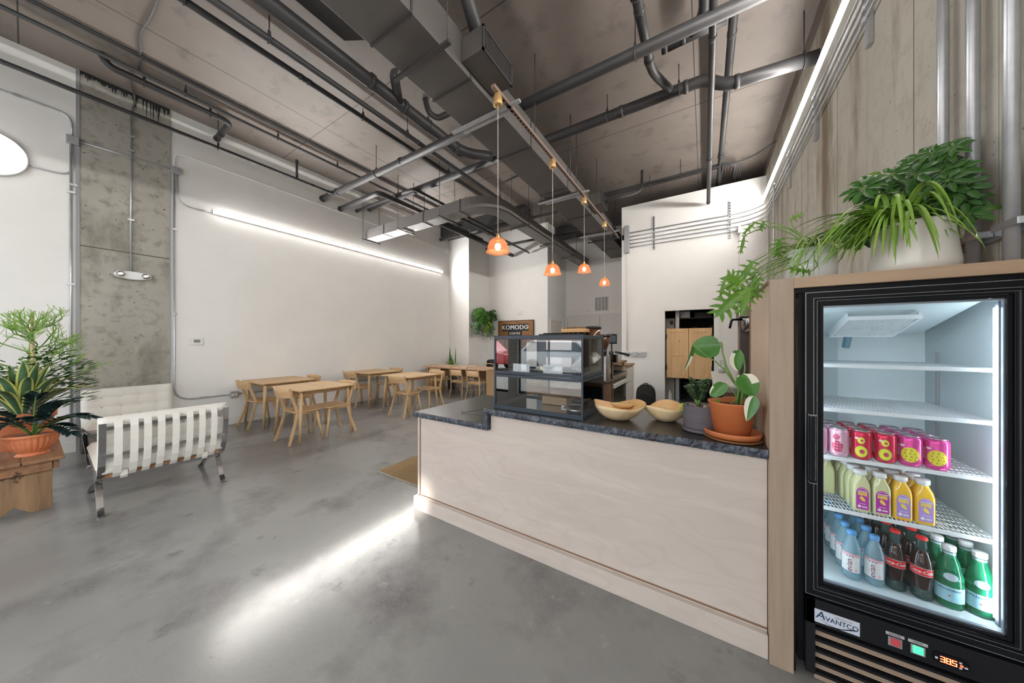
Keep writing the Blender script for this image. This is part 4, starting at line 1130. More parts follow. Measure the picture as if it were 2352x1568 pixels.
MB().box(-2.3, 3.5, 0, -1.16, 4.6, .88).build('body', mat('brown_cabinet', (.16, .075, .04), .5, noise=(3, (.25, .13, .07), .4, .7, (1, 1, 5))), r)
MB().box(-2.32, 3.48, .88, -1.14, 4.6, .915).build('top', 'oakdark', r)
r = thing('espresso_machine', 'slate blue espresso machine behind the display case with a tray on top', 'coffee machine', (-1.58, 3.95, .916))
MB().box(-.36, -.26, .05, .30, .26, .60).build('body', mat('slate_enamel', (.035, .05, .065), .25), r, bevel=.04, seg=3)
MB().box(-.33, -.24, .60, .27, .24, .635).build('cup_rail', 'blackm', r, bevel=.01)
for x in (-.28, .22):
    for y in (-.2, .2): MB().cyl((x, y, 0), (x, y, .06), .022, 10).build('foot', 'steel', r)
for z in (.2, .42): MB().box(-.2, -.272, z, .16, -.259, z + .13).build('back_panel', 'steel', r, bevel=.004)
for y in (-.15, .15):
    MB().cyl((.30, y, .30), (.38, y, .30), .035, 14).build('group_head', 'chrome', r)
    MB().cyl((.36, y, .27), (.50, y, .25), .014, 8).build('portafilter', 'black', r)
b = MB()
for i in range(9): b.box(-.3 + i * .06, -.15, .636, -.27 + i * .06, .15, .65)
b.build('grid', 'black', r)
r = thing('wooden_tray', 'rough wooden tray with twigs on top of the espresso machine', 'tray', (-1.46, 3.92, 1.568))
MB().box(-.16, -.12, 0, .18, .12, .05).build('tray', 'bowl', r, bevel=.01)
for k in range(6): MB().tube([(-.13 + .05 * k, -.1, .055), (-.1 + .05 * k, 0, .075), (-.12 + .05 * k, .1, .06)], .006, 5).build('twig', 'twig', r)
for i, (x, y, s_) in enumerate(((-1.26, 4.05, 1.0), (-1.16, 4.15, .85))):
    r = thing('coffee_grinder', ['tall coffee grinder with brown hopper beside the espresso machine', 'second coffee grinder with brown hopper, slightly behind'][i], 'grinder', (x, y, .916), 0, 'coffee grinders')
    MB().box(-.08, -.09, 0, .08, .09, .34).build('body', 'steel', r, bevel=.015)
    MB().cyl((0, 0, .34), (0, 0, .42), .05, 16).build('collar', 'black', r)
    MB().lathe([(.05, .42), (.085, .52), (.1, .70 * s_), (.094, .70 * s_), (.05, .44)], n=20).build('hopper', mat('amber_hopper', (.12, .05, .02), .1, coat=.4), r)
    MB().lathe([(.102, .70 * s_), (.106, .705 * s_), (.106, .735 * s_), (.0001, .74 * s_)], n=20).build('lid', 'blackm', r)
r = thing('order_screen', 'small dark tilted screen behind the top corner of the display case', 'screen', (-1.12, 4.45, .916))
MB().cyl((0, 0, 0), (0, 0, .52), .012, 10).build('pole', 'blackm', r)
MB().box(-.07, -.02, .5, .07, 0, .64, xf=Matrix.Rotation(.3, 4, 'Z')).build('panel', 'black', r, bevel=.006)
MB().box(-.055, -.0215, .52, .055, -.0195, .62, xf=Matrix.Rotation(.3, 4, 'Z')).build('display', mat('lit_screen', (.1, .14, .18), .2), r)
r = thing('portafilter', 'black handled portafilter resting on a block beside the display case', 'coffee tool', (-1.2, 4.9, 1.126))
MB().box(-.05, -.05, 0, .05, .05, .12).build('block', 'black', r)
MB().cyl((.02, 0, .16), (.24, -.05, .12), .017, 10).cyl((-.04, 0, .12), (-.04, 0, .17), .035, 14).build('handle', 'black', r)
# backpack
r = thing('backpack', 'dark backpack standing on the floor against the white partition', 'backpack', (-1.14, 7.62, 0))
pro = [(-.19, 0), (.19, 0), (.2, .12), (.195, .28), (.17, .38), (.10, .45), (0, .465), (-.10, .45), (-.17, .38), (-.195, .28), (-.2, .12)]
MB().prism(pro, -.10, .10, 'y').build('main_bag', 'leather', r, bevel=.045, seg=4)
MB().prism([(x * .78, .03 + z * .55) for x, z in pro], -.17, -.09, 'y').build('front_pocket', mat('black_nylon', (.012, .012, .013), .5, bump=(40, .3)), r, bevel=.03, seg=4)
MB().tube(fil([(-.05, -.02, .455), (-.04, -.03, .49), (.04, -.03, .49), (.05, -.02, .455)], .03, 4), .01, 8).build('handle', 'leather', r)
MB().tube([(x * .97, -.105, z * .97 + .01) for x, z in pro[2:]], .006, 6).build('zip', 'black', r)
# brewer and back counter at the right
r = thing('back_counter', 'white back counter with dark space below, behind the potted plant', 'counter', (0, 0, 0))
MB().box(.11, 5.5, .70, 1.02, 6.1, .93).build('drawer_box', 'cabw', r, bevel=.005)
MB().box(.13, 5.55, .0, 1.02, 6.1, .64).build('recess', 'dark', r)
MB().box(.10, 5.49, .64, 1.02, 5.56, .70).build('rail', 'oakdark', r)
MB().box(.09, 4.2, .93, 1.02, 6.12, .955).build('top', 'cabw', r, bevel=.003)
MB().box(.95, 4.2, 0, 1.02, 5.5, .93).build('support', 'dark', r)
r = thing('coffee_brewer', 'tall steel coffee brewer with a filter basket, seen past the cabinet side', 'coffee machine', (.44, 4.9, .956))
r.scale = (1, 1, 1.1)
MB().box(-.08, -.2, 0, .14, .25, .06).build('base', 'steel', r, bevel=.01)
MB().box(-.06, .0, .06, .12, .22, .78).build('tower', mat('smoky_steel', (.12, .10, .09), .25, .6), r, bevel=.008)
MB().box(-.08, -.18, .72, .14, .22, .84).build('head', 'chrome', r, bevel=.01)
MB().lathe([(.05, .56), (.075, .60), (.08, .70), (.08, .72)], (.03, -.1, 0), 20).build('filter_basket', 'chrome', r)
MB().tube(fil([(-.05, -.12, .70), (-.15, -.16, .70), (-.17, -.17, .60)], .03), .014, 8).build('handle', 'black', r)
MB().lathe([(.07, .84), (.07, .98), (.065, .985), (.0001, .985)], (.03, 0, 0), 20).build('paper_filter', mat('cream_paper', (.8, .72, .55), .7), r)
MB().tube([(-.07, -.12, .84), (-.07, -.12, 1.0), (.12, -.12, 1.0), (.12, -.12, .84)], .006, 6).tube([(-.07, .12, .84), (-.07, .12, 1.0), (.12, .12, 1.0), (.12, .12, .84)], .006, 6).box(.04, -.04, .98, .08, .0, 1.06).build('rack', 'chrome', r)
r = thing('knife_holder', 'small grey basket of utensils on the back counter', 'utensil holder', (.24, 5.85, .956))
MB().lathe([(.05, 0), (.055, .12), (.052, .12), (.048, .01)], n=16).build('cup', 'galv', r)
for k in range(4): MB().cyl((-.02 + .012 * k, .01 * (k % 2), .02), (-.03 + .02 * k, .01, .2), .004, 6).build('utensil', 'steel', r)
# woven mat
r = thing('jute_rug', 'coarse woven jute mat showing past the left end of the counter', 'rug', (-2.35, 2.42, 0), 0)
MB().prism([(-.72, -.32), (.20, -.33), (.20, .5), (-.74, .5)], .001, .014, 'z').build('weave', 'jute', r)
b = MB()
for i in range(90):
    x = -.72 + .92 * i / 90
    b.tube([(x, -.32, .009), (x - .004 * R.random(), -.335 - .008 * R.random(), .004)], .003, 4)
b.build('fringe', mat('fringe_wool', (.5, .45, .38), .95), r)
# ------------------------------------------------------------------ plants
def P_ell(t): return max(0., math.sin(PI * min(1, max(0, t)) ** .85)) ** .8
def P_heart(t): return (math.sin(PI * min(1, t) ** .62) ** .75) if 0 < t < 1 else 0
def P_round(t): return (math.sin(PI * min(1, t) ** .78) ** .52) if 0 < t < 1 else 0
def P_strap(t): return min(1, .55 + t * 3) * (1 - t) ** .45 if t < 1 else 0
def P_snake(t): return (.45 + .75 * math.sin(PI * min(1, t * .9) ** .9)) * (1 - t ** 5) if t < 1 else 0
def P_lobe(k):
    def f(t):
        e = math.sin(PI * min(1, t) ** .75) ** .6 if 0 < t < 1 else 0
        return e * (.36 + .64 * abs(math.sin(k * PI * t)) ** .7)
    return f
def rndir(up=.2):
    a = R.random() * 2 * PI
    return Vector((math.cos(a), math.sin(a), up)).normalized()
def pot(r, prof, m, n=32, wave=None, soilr=None, soilz=None, name='pot'):
    MB().lathe(prof, n=n, wave=wave).build(name, m, r)
    if soilr: MB().lathe([(.0001, soilz + .004), (soilr * .6, soilz + .003), (soilr, soilz)][::-1], n=20).build('soil', 'soil', r)

def lobed(b, a, t, w_, nrm, k=5, mi=0):
    a, t = Vector(a), Vector(t)
    d = t - a; l = d.length; d.normalize()
    s = d.cross(Vector(nrm)).normalized()
    up = s.cross(d).normalized()
    b.leaf([a.lerp(t, i / 10) + up * .004 * math.sin(PI * i / 10) for i in range(11)], w_ * .40, lambda q: P_ell(q) * .9 + .05, nrm, .1, 4)
    for i in range(k):
        q = .06 + .74 * i / (k - 1)
        o = a + d * l * q
        L_ = w_ * (.72 + .5 * math.sin(PI * (q + .12))) * (1.05 if i else .8)
        for sg in (-1, 1):
            ang = math.radians(112 - 78 * q + 6 * R.random())
            e = d * math.cos(ang) + s * sg * math.sin(ang)
            e2 = (e + d * .35).normalized()
            p1 = o + e * L_ * .55
            p2 = p1 + e2 * L_ * .5 - up * .004
            b.leaf([o, o.lerp(p1, .5), p1, p1.lerp(p2, .5), p2], w_ * .19, lambda z: (.95 - .15 * z) * (1 - z ** 3) if z < 1 else 0, nrm, .15, 2)
def big_leaf(b, base, tip, w, nrm, droop=0, cream=None, fold=.18, n=10, prof=P_heart, side=0):
    base, tip = Vector(base), Vector(tip)
    pts = [base.lerp(tip, i / n) + Vector((0, 0, 1)) * droop * 4 * (i / n) * (1 - i / n) for i in range(n + 1)]
    if side:
        s = (tip - base).cross(Vector(nrm)).normalized() * side
        pts = [p + s * 4 * (i / n) * (1 - i / n) for i, p in enumerate(pts)]
    mf = None
    if cream: mf = lambda i, j: 1 if (j in cream[0] and cream[1] <= i <= cream[2]) else 0
    b.leaf(pts, w, prof, nrm, fold, 6, mf)
# --- large potted plant on the counter (variegated, few big leaves)
TP = Vector((.118, 1.935, .956))
r = thing('variegated_houseplant', 'big-leaved green and cream plant in a terracotta pot on the counter end', 'potted plant', TP)
MB().lathe([(.085, 0), (.118, .006), (.126, .030), (.122, .034), (.112, .022), (.08, .014), (.0001, .014)], n=40).build('saucer', 'terrad', r)
pot(r, [(.0775, .015), (.100, .165), (.1035, .170), (.1035, .178), (.098, .178), (.092, .155)], 'terrad', 40, None, .093, .156)
def L(u, v, y): return atY(u, v, y) - TP
FC = (.25, -1, .25)
stem = MB()
lf = []
def mleaf(b_, t_, w_, **k):
    b = MB(); big_leaf(b, b_, t_, w_, k.pop('nrm', FC), **k)
    o = b.build('leaf', ['lf_monstera', 'lf_cream'], r); return o
base = Vector((0, 0, .155))
n1, n2 = L(1688, 885, 1.93), L(1655, 800, 1.94)
stem.tube([base + Vector((.02, 0, 0)), L(1697, 895, 1.93), n1, L(1668, 845, 1.93), L(1660, 815, 1.93), n2 + Vector((.005, 0, .02)), L(1652, 790, 1.93)], [.006, .006, .006, .005, .004, .004, .003], 8)
stem.tube([n1, L(1670, 860, 1.92), L(1645, 835, 1.90), L(1615, 815, 1.88), L(1592, 797, 1.87)], [.005, .004, .0035, .003, .003], 8)
mleaf(L(1656, 799, 1.93), L(1588, 803, 1.93), .060, fold=.15, prof=P_round)
mleaf(L(1590, 795, 1.87), L(1570, 858, 1.87), .017, cream=((0, 1), 4, 9), fold=.7, side=-.004, nrm=(1, -.6, .1))
stem.tube([base + Vector((.03, .01, 0)), L(1705, 900, 1.95), L(1711, 850, 1.95), L(1708, 820, 1.95), L(1700, 808, 1.95)], .0032, 8)
mleaf(L(1700, 808, 1.95), L(1697, 856, 1.95), .030, prof=P_round, cream=((4, 5), 2, 9), fold=.25, side=.014, nrm=(.1, -1, .1))
mleaf(L(1706, 862, 1.90), L(1731, 914, 1.89), .046, prof=P_round, cream=((0, 1), 0, 4), fold=.2, nrm=(.1, -1, .15))
mleaf(L(1702, 868, 1.905), L(1698, 874, 1.903), .016, cream=((0, 1, 2, 3, 4, 5), 0, 9), fold=.1)
stem.tube([base + Vector((.0, .0, 0)), L(1702, 935, 1.9), L(1706, 900, 1.9), L(1706, 868, 1.9)], .0035, 8)
stem.tube([base + Vector((.03, -.01, 0)), L(1712, 925, 1.86), L(1722, 913, 1.85), L(1733, 914, 1.845)], .003, 8)
mleaf(L(1733, 913, 1.845), L(1715, 972, 1.83), .028, cream=((4, 5), 0, 9), fold=.3, nrm=(-.1, -1, .1))
stem.tube([base + Vector((-.01, 0, 0)), L(1693, 918, 1.93), L(1682, 898, 1.93), L(1665, 883, 1.93)], .003, 8)
mleaf(L(1666, 884, 1.93), L(1632, 914, 1.92), .032, prof=P_round, fold=.2, nrm=(.3, -1, .5), cream=((5,), 5, 9))
mleaf(L(1707, 905, 1.97), L(1692, 925, 1.97), .022, fold=.2)
stem.build('stem', 'stem', r)
o = MB().lathe([(.09, 0), (.118, 0), (.128, .006), (.125, .008), (.09, .006)], n=36).build('plate', mat('amber_glass', (.25, .12, .05), .15), loc=(TP.x + .002, TP.y, .956))
# the small terracotta pot behind
r = thing('small_terracotta_pot', 'second terracotta pot half hidden behind the big-leaved plant by the cabinet side', 'pot', (.165, 2.28, .956))
pot(r, [(.05, 0), (.068, .125), (.072, .128), (.072, .15), (.066, .15), (.062, .13)], 'terrad', 28, None, .062, .132)
tag(o, 'dark plate under the terracotta saucer on the counter', 'plate')
o.location = (TP.x, TP.y, .9561)
TPZ = .009
for ob in (S.objects['variegated_houseplant'],): ob.location.z += TPZ
# --- grey pot with bushy succulent
GP = Vector((-.02, 1.985, .956))
r = thing('potted_succulent', 'bushy grey-green succulent in a ribbed grey clay pot', 'potted plant', GP)
MB().lathe([(.068, 0), (.086, .005), (.088, .018), (.082, .02), (.06, .014), (.0001, .013)], n=32).build('saucer', 'greypot', r)
pot(r, [(.066, .014)] + [(.0795 + .004 * math.sin(i * 1.9) * .4 + .005 * math.sin(i / 8 * PI), .02 + i * .0145) for i in range(9)] + [(.082, .145), (.077, .145), (.073, .13)], 'greypot', 32, None, .074, .132)
b = MB()
for i in range(26):
    a, q = R.random() * 2 * PI, .066 * math.sqrt(R.random())
    b.ball((q * math.cos(a), q * math.sin(a), .136), .007 + .004 * R.random(), 8, sc=(1, 1, .7))
b.build('pebble', 'pebble', r); r.children[-1]['kind'] = 'stuff'
b = MB(); sb = MB()
def succ(o, top, spread, n, tiers=9):
    for k in range(n):
        a = 2 * PI * k / n + R.random()
        e = Vector(o) + Vector((math.cos(a) * spread * (.3 + .7 * R.random()), math.sin(a) * spread * (.3 + .7 * R.random()), top * (.55 + .45 * R.random())))
        pts = arc(o, e, .01, 5)
        sb.tube(pts, [.006, .005, .005, .004, .004, .003], 6)
        for t in range(tiers):
            p = Vector(pts[-1]).lerp(Vector(pts[1]), t / tiers * .9)
            for q in range(6):
                d_ = rndir(.55 * R.random() + .1)
                b.leaf([p, p + d_ * .012, p + d_ * .022], .0055, P_ell, (0, 0, 1), .3, 2)
succ((-.01, 0, .135), .15, .07, 34, 13)
sb.build('stem', 'stem', r)
o = b.build('foliage', 'lf_grey', r)
b = MB()
for i in range(16):
    d_ = Vector((.55 + .5 * R.random(), -.2 + .7 * R.random(), .5 + .6 * R.random())).normalized()
    p = Vector((.045, .02, .135))
    b.leaf([p, p + d_ * .02, p + d_ * .045, p + d_ * .065 + Vector((0, 0, -.004))], .011, P_ell, (R.random() - .5, -1, .5), .25, 4)
for i in range(7):
    p = Vector((-.06 - .02 * R.random(), -.02 + .04 * R.random(), .14 - .02 * R.random() * i / 2))
    d_ = Vector((-.7, -.3, .3 - .5 * R.random())).normalized()
    b.leaf([p, p + d_ * .015, p + d_ * .03], .008, P_ell, (0, -.6, 1), .2, 4)
b.build('foliage', 'lf_lime', r)

# --- snake plant behind the long table
r = thing('snake_plant', 'tall snake plant in the corner behind the long table', 'potted plant', (-6.6, 7.02, 0))
pot(r, [(.12, 0), (.15, .33), (.155, .34), (.145, .34), (.14, .3)], 'greypot', 24, None, .14, .31)
b = MB()
for i in range(17):
    a = R.random() * 2 * PI
    h = (1.0 if i < 2 else .75 if i < 5 else .35 + .3 * R.random())
    lean = .03 + .16 * (1 - h) * R.random()
    o0 = Vector((math.cos(a) * .07, math.sin(a) * .07, .3))
    tip = o0 + Vector((math.cos(a) * lean * 1.6, math.sin(a) * lean * 1.6, h))
    b.leaf(arc(o0, tip, .03, 7, (math.cos(a), math.sin(a), 0)), .032, P_snake, (-math.cos(a) + .01, -math.sin(a), .1), .35, 4)
b.build('foliage', ['lf_mid', 'lf_yellow'], r)
# --- wall planters at the corner
def trail(b, sb, start, n, L_, size, m=0, out=(1, -.3, 0)):
    for i in range(n):
        p = Vector(start) + Vector(((R.random() - .3) * .1, (R.random() - .5) * .34, .02))
        d = Vector((out[0] * R.random(), out[1] + (R.random() - .5) * .8, .9)).normalized()
        pts = [p]
        l = L_ * (.35 + .65 * R.random())
        k = int(l / .04) + 2
        for j in range(k):
            d = (d + Vector((.02, 0, -.42))).normalized()
            p = p + d * .04 + Vector(((R.random() - .5) * .01, (R.random() - .5) * .02, 0))
            pts.append(p)
            for q in range(2):
                e = (rndir(-.2) + Vector((.6, -.4, 0))).normalized()
                s_ = size * (.7 + .6 * R.random())
                b.leaf([p, p + e * s_ * .5, p + e * s_ + Vector((0, 0, -s_ * .3))], s_ * .42, P_heart, (.4, -1, .6), .2, 4)
        sb.tube(pts, .002, 4)
for i, (z, lbl) in enumerate(((2.27, 'upper dark wooden planter shelf in the corner beside the pilaster'), (1.90, 'lower dark wooden planter shelf in the corner beside the pilaster'))):
    r = thing('planter_shelf', lbl, 'shelf', (-6.19, 7.9, z), 0, 'planter shelves in the corner')
    y0 = -.28 if i == 0 else -.5
    MB().box(0, y0, -.02, .2, .40, 0).build('board', 'oakdark', r, bevel=.003)
    MB().box(.19, y0, 0, .2, .40, .045).build('lip', 'oakdark', r)
for i, (y, z, m_, n, L_, s_, lbl) in enumerate(((7.66, 2.27, 'lf_mid', 22, .55, .085, 'round-leaved trailing plant on the upper planter shelf, pilaster end'),
                                           (8.18, 2.27, 'lf_dark', 22, .5, .06, 'small dark-leaved trailing plant on the upper planter shelf, sign end'),
                                           (7.55, 1.90, 'lf_grey', 20, .42, .065, 'pale speckled trailing plant on the lower planter shelf, pilaster end'),
                                           (7.82, 1.90, 'lf_lime', 18, .42, .06, 'lime trailing plant in the middle of the lower planter shelf'),
                                           (8.15, 1.90, 'lf_grey', 30, .55, .042, 'thin stringy trailing plant on the lower planter shelf, sign end'))):
    r = thing('trailing_plant', lbl, 'hanging plant', (-6.09, y, z), 0, 'trailing plants on the planter shelves')
    MB().lathe([(.05, 0), (.065, .09), (.058, .09), (.05, .02)], n=16).build('pot', 'greypot', r)
    b, sb = MB(), MB()
    trail(b, sb, (0, 0, .07), n, L_, s_)
    for q in range(30):
        d_ = rndir(.9)
        p = Vector((0, 0, .08)) + d_ * .1 * R.random()
        b.leaf([p, p + d_ * s_ * .5, p + d_ * s_], s_ * .42, P_heart, (.4, -1, .5), .2, 4)
    b.build('foliage', m_, r); sb.build('stem', 'stem', r)

# --- plants on the bench
BZ = .455
r = thing('fluted_planter', 'fluted terracotta bowl with a blackish feather-leaved plant on the bench end', 'potted plant', (-5.02, .035, BZ))
wv = lambda a, z: -.055 * (1 - abs(math.sin(13 * a))) if .045 < z < .165 else 0
MB().lathe([(.085, 0), (.088, .008), (.068, .02), (.072, .028), (.10, .05), (.126, .09), (.138, .14), (.141, .163), (.15, .17), (.154, .19), (.148, .192), (.138, .188), (.132, .168)], n=156, wave=wv).build('pot', 'terra', r)
MB().lathe([(.134, .165), (.08, .17), (.0001, .17)], n=20).build('soil', 'soil', r)
b, sb = MB(), MB()
def zz(o, tip, h, pairs, size, b, sb, lean=(0, 0, 1)):
    pts = arc(o, tip, h, 12)
    sb.tube(pts, [.008 - .0005 * i for i in range(13)], 6)
    for i in range(3, 13):
        p = Vector(pts[i]); t = (Vector(pts[min(12, i + 1)]) - Vector(pts[i - 1])).normalized()
        sd = t.cross(Vector((0, 0, 1))).normalized()
        for s_ in (-1, 1):
            e = (sd * s_ * .8 + t * .75 + Vector((0, 0, .1 * R.random()))).normalized()
            z_ = size * (.6 + .4 * math.sin(PI * (i - 2) / 11))
            b.leaf([p, p + e * z_ * .5, p + e * z_ + Vector((0, 0, -.008))], z_ * .26, P_ell, (0, 0, 1), .3, 4)
    p = Vector(pts[12]); t = (p - Vector(pts[11])).normalized()
    b.leaf([p, p + t * size * .5, p + t * size], size * .25, P_ell, (0, 0, 1), .3, 4)
o0 = (0, 0, .16)
for (x, y, z) in ((.22, .30, .30), (.05, .36, .26), (.30, .02, .34), (-.1, .2, .42), (.15, .2, .46), (.12, -.25, .42), (-.05, -.3, .34), (.3, -.2, .3), (.32, .2, .20), (-.15, .02, .5), (.02, .1, .42)):
    zz(o0, (x * .85, y * .9, z), .07, 8, .105, b, sb)
b.build('foliage', 'lf_blue', r); sb.build('stem', 'stem', r)
r = thing('striped_snake_plant', 'yellow-edged sword-leaved plant in a large terracotta pot on the bench', 'potted plant', (-5.42, -.01, BZ))
pot(r, [(.12, 0), (.165, .27), (.18, .275), (.182, .335), (.17, .335), (.162, .3)], 'terra', 36, None, .162, .305)
b = MB()
for i in range(26):
    a = 2 * PI * i / 26 * 2.4
    sp = .08 + .34 * (i / 26) ** .8
    h = .52 - .34 * (i / 26)
    o0 = Vector((math.cos(a) * .04, math.sin(a) * .04, .3))
    tip = o0 + Vector((math.cos(a) * sp, math.sin(a) * sp, h))
    mid = arc(o0, tip, .06 + .05 * (i / 26), 9)
    b.leaf(mid, .033, P_snake, (-math.cos(a) * .6, -math.sin(a) * .6, .8), .35, 6, lambda i_, j: 1 if j in (0, 5) else 0)
b.build('foliage', ['lf_snake', 'lf_yellow'], r)
r = thing('small_pot', 'plain terracotta pot with saucer at the camera side end of the bench', 'potted plant', (-4.93, -.21, BZ))
MB().lathe([(.05, 0), (.075, .008), (.078, .022), (.07, .02), (.05, .014), (.0001, .014)], n=28).build('saucer', 'terrad', r)
pot(r, [(.048, .016), (.065, .12), (.072, .122), (.073, .15), (.067, .15), (.063, .13)], 'terra', 28, None, .062, .135)
b = MB()
for i in range(40):
    d_ = rndir(.3 + R.random()); p = Vector((0, 0, .14)) + d_ * .04 * R.random()
    l = .06 + .05 * R.random()
    b.leaf(arc(p, p + d_ * l, .01, 4), .013, P_ell, (0, 0, 1), .25, 4)
b.build('foliage', 'lf_dark', r)
r = thing('pencil_cactus', 'tall pencil-branched bush tied to a stake behind the bench pots', 'potted plant', (-6.0, .02, BZ))
pot(r, [(.11, 0), (.14, .22), (.15, .225), (.15, .26), (.14, .26), (.135, .24)], 'terra', 28, None, .135, .24)
sb = MB()
def branch(p, d, l, rad, depth):
    q = p
    pts = [q]
    for k in range(4):
        d = (d + Vector(((R.random() - .5) * .25, (R.random() - .5) * .25, .04 * R.random() - .01))).normalized()
        q = q + d * l / 4
        pts.append(q)
    sb.tube(pts, [rad, rad * .95, rad * .9, rad * .85, rad * .8], 5, mi=0 if depth > 1 else 1)
    if depth > 0:
        for k in range(3 if depth > 1 else 2 + (R.random() > .5)):
            a = R.random() * 2 * PI
            e = (d + Vector((math.cos(a), math.sin(a), (R.random() - .25) * 1.1)) * .8).normalized()
            branch(q if k else pts[3], e, l * (.62 + .2 * R.random()), rad * .72, depth - 1)
pts = [Vector((0, 0, .24)), Vector((.01, .0, .6)), Vector((.0, .01, .9)), Vector((.0, .02, 1.12))]
sb.tube(pts, [.02, .017, .014, .011], 8)
for z_, l in ((.55, .30), (.6, .26), (.68, .32), (.75, .28), (.82, .3), (.88, .3), (.93, .26), (.98, .26), (1.02, .24), (1.06, .22), (1.1, .2), (1.12, .18)):
    for q in range(2):
        a = R.random() * 2 * PI
        branch(Vector((0, .01, z_)), Vector((math.cos(a), math.sin(a), .15 + .7 * R.random())).normalized(), l * (.5 + .35 * R.random()), .0065, 3)
sb.build('branch', ['stem', mat('fresh_stem', (.24, .42, .07), .5)], r)
MB().cyl((.02, .02, .24), (.02, .02, 1.30), .012, 8).build('stake', 'oakz', r)
b = MB()
for i in range(1100):
    a = R.random() * 2 * PI
    q = .12 + .30 * R.random()
    p = Vector((math.cos(a) * q, math.sin(a) * q, .38 + .45 * R.random() + .1 * math.sin(a * 3)))
    e = (Vector((math.cos(a), math.sin(a), .3)) + rndir(0) * .5).normalized()
    b.leaf([p, p + e * .035, p + e * .068], .0105, P_ell, (R.random() - .5, R.random() - .5, 1), .2, 2)
tag(b.build('leafy_shrub', 'lf_dark', None, loc=(-5.82, .0, BZ)), 'dense small-leaved green shrub between the cactus and the striped plant', 'potted plant')

# --- plants on top of the fridge cabinet
CT = 1.727
WP = Vector((.775, 2.085, CT))
r = thing('spider_plant', 'spider plant spilling out of the large white ceramic planter on the cabinet', 'potted plant', WP)
MB().lathe([(.085, 0), (.105, .006), (.128, .035), (.130, .055), (.112, .22), (.108, .236), (.101, .236), (.105, .21), (.12, .06)], n=40).build('pot', 'ceramic', r)
MB().lathe([(.102, .215), (.0001, .22)], n=20).build('soil', 'soil', r)
MB().lathe([(.005, 0), (.006, .002)], n=10, xf=Matrix.Translation((-.03, -.107, .215)) @ Matrix.Rotation(PI / 2, 4, 'X')).build('drain_hole', 'dark', r)
b = MB()
for i in range(120):
    # mostly spilling to the left and to the camera
    a = math.radians(203 + 50 * (R.random() - .5)) if i < 70 else math.radians(200 + 110 * R.random()) if i < 96 else R.random() * 2 * PI
    d = Vector((math.cos(a), math.sin(a) * .8, 0))
    o0 = Vector((-.03 + .06 * R.random() - .03, -.02 + .05 * R.random(), .22))
    reach = .22 + .30 * R.random() if i < 70 else .12 + .17 * R.random()
    if WP.x + o0.x + d.x * reach > .98: reach = max(.06, (.95 - WP.x) / max(.1, d.x))
    end = o0 + d * reach + Vector((0, 0, -.02 - reach * (.05 + (.36 if i < 70 else .75) * R.random())))
    if WP.y + end.y < 1.76: pass
    elif end.z < .02: end.z = .02 + .02 * R.random()
    if (end.xy.length < .15): end.z = max(end.z, .1)
    b.leaf(arc(o0, end, .05 + .10 * R.random() + .07 * (i > 95), 12), .0078 + .0035 * R.random(), P_strap, (0, 0, 1), .45, 2)
b.build('foliage', 'lf_spider', r)
r = thing('umbrella_plant', 'dark umbrella plant in a terracotta pot behind the white planter', 'potted plant', (.90, 2.32, CT))
pot(r, [(.065, 0), (.088, .21), (.095, .215), (.095, .245), (.088, .245), (.085, .22)], 'terra', 28, None, .085, .225)
b, sb = MB(), MB()
UP = Vector((.90, 2.32, CT))
def umbel(p, d, size, n=8):
    d = Vector(d).normalized()
    e1 = d.orthogonal().normalized(); e2 = d.cross(e1)
    a0 = R.random() * PI
    for k in range(n):
        a = a0 + 2 * PI * k / n
        o = (e1 * math.cos(a) + e2 * math.sin(a))
        q = p + o * size * .2
        s_ = size * (.85 + .3 * R.random())
        t = p + o * s_ + d * s_ * .05 + Vector((0, 0, -s_ * .2))
        b.leaf([q, q.lerp(t, .35) + d * s_ * .06, q.lerp(t, .7) + d * s_ * .05, t], s_ * .185, P_ell, d, .3, 4)
        sb.tube([p, q], .0012, 4)
cent = [atY(u, v, y) - UP for u, v, y in ((2195, 340, 2.2), (2160, 350, 2.25), (2120, 365, 2.3), (2090, 380, 2.35), (2050, 400, 2.2), (2075, 430, 2.3), (1990, 420, 2.15), (2020, 445, 2.2), (2000, 480, 2.3), (1960, 520, 2.35), (1975, 550, 2.3), (2040, 470, 2.3), (2110, 420, 2.35), (2150, 400, 2.2), (2190, 400, 2.3), (2210, 380, 2.2), (2225, 410, 2.15), (2230, 440, 2.15), (2200, 450, 2.2), (2160, 450, 2.3), (2120, 460, 2.25), (2085, 480, 2.3), (2220, 490, 2.1), (2180, 480, 2.25), (2060, 510, 2.4), (2130, 500, 2.4), (2140, 375, 2.3), (2175, 375, 2.3), (2100, 400, 2.2), (2010, 510, 2.4), (2240, 455, 2.12), (2050, 450, 2.4), (2130, 435, 2.15), (2165, 425, 2.15))]
for i, c in enumerate(cent + [q + Vector((R.random() * .1 - .05, R.random() * .12 - .06, -.03 - .05 * R.random())) for q in cent[::3]]):
    if UP.x + c.x > .93: c.x = .93 - UP.x
    o0 = Vector((.0, 0, .22))
    mid = Vector((c.x * .35, c.y * .4, .22 + (c.z - .22) * .6))
    sb.tube(fil([o0, mid, c], .2, 4), .0035, 5)
    for q in range(2):
        p = c + Vector(((R.random() - .5) * .05, (R.random() - .5) * .05, (R.random() - .5) * .04)) * q
        umbel(p, (-.45 + .5 * (R.random() - .5), -.85, .35 + .3 * R.random()), .078 * (.7 + .4 * R.random()))
b.build('foliage', 'lf_umb', r); sb.build('stem', 'stem', r)
GW = Vector((.455, 2.12, CT))
r = thing('split_leaf_plant', 'split-leaved plant trailing from the glossy white pot on the cabinet corner', 'potted plant', GW)
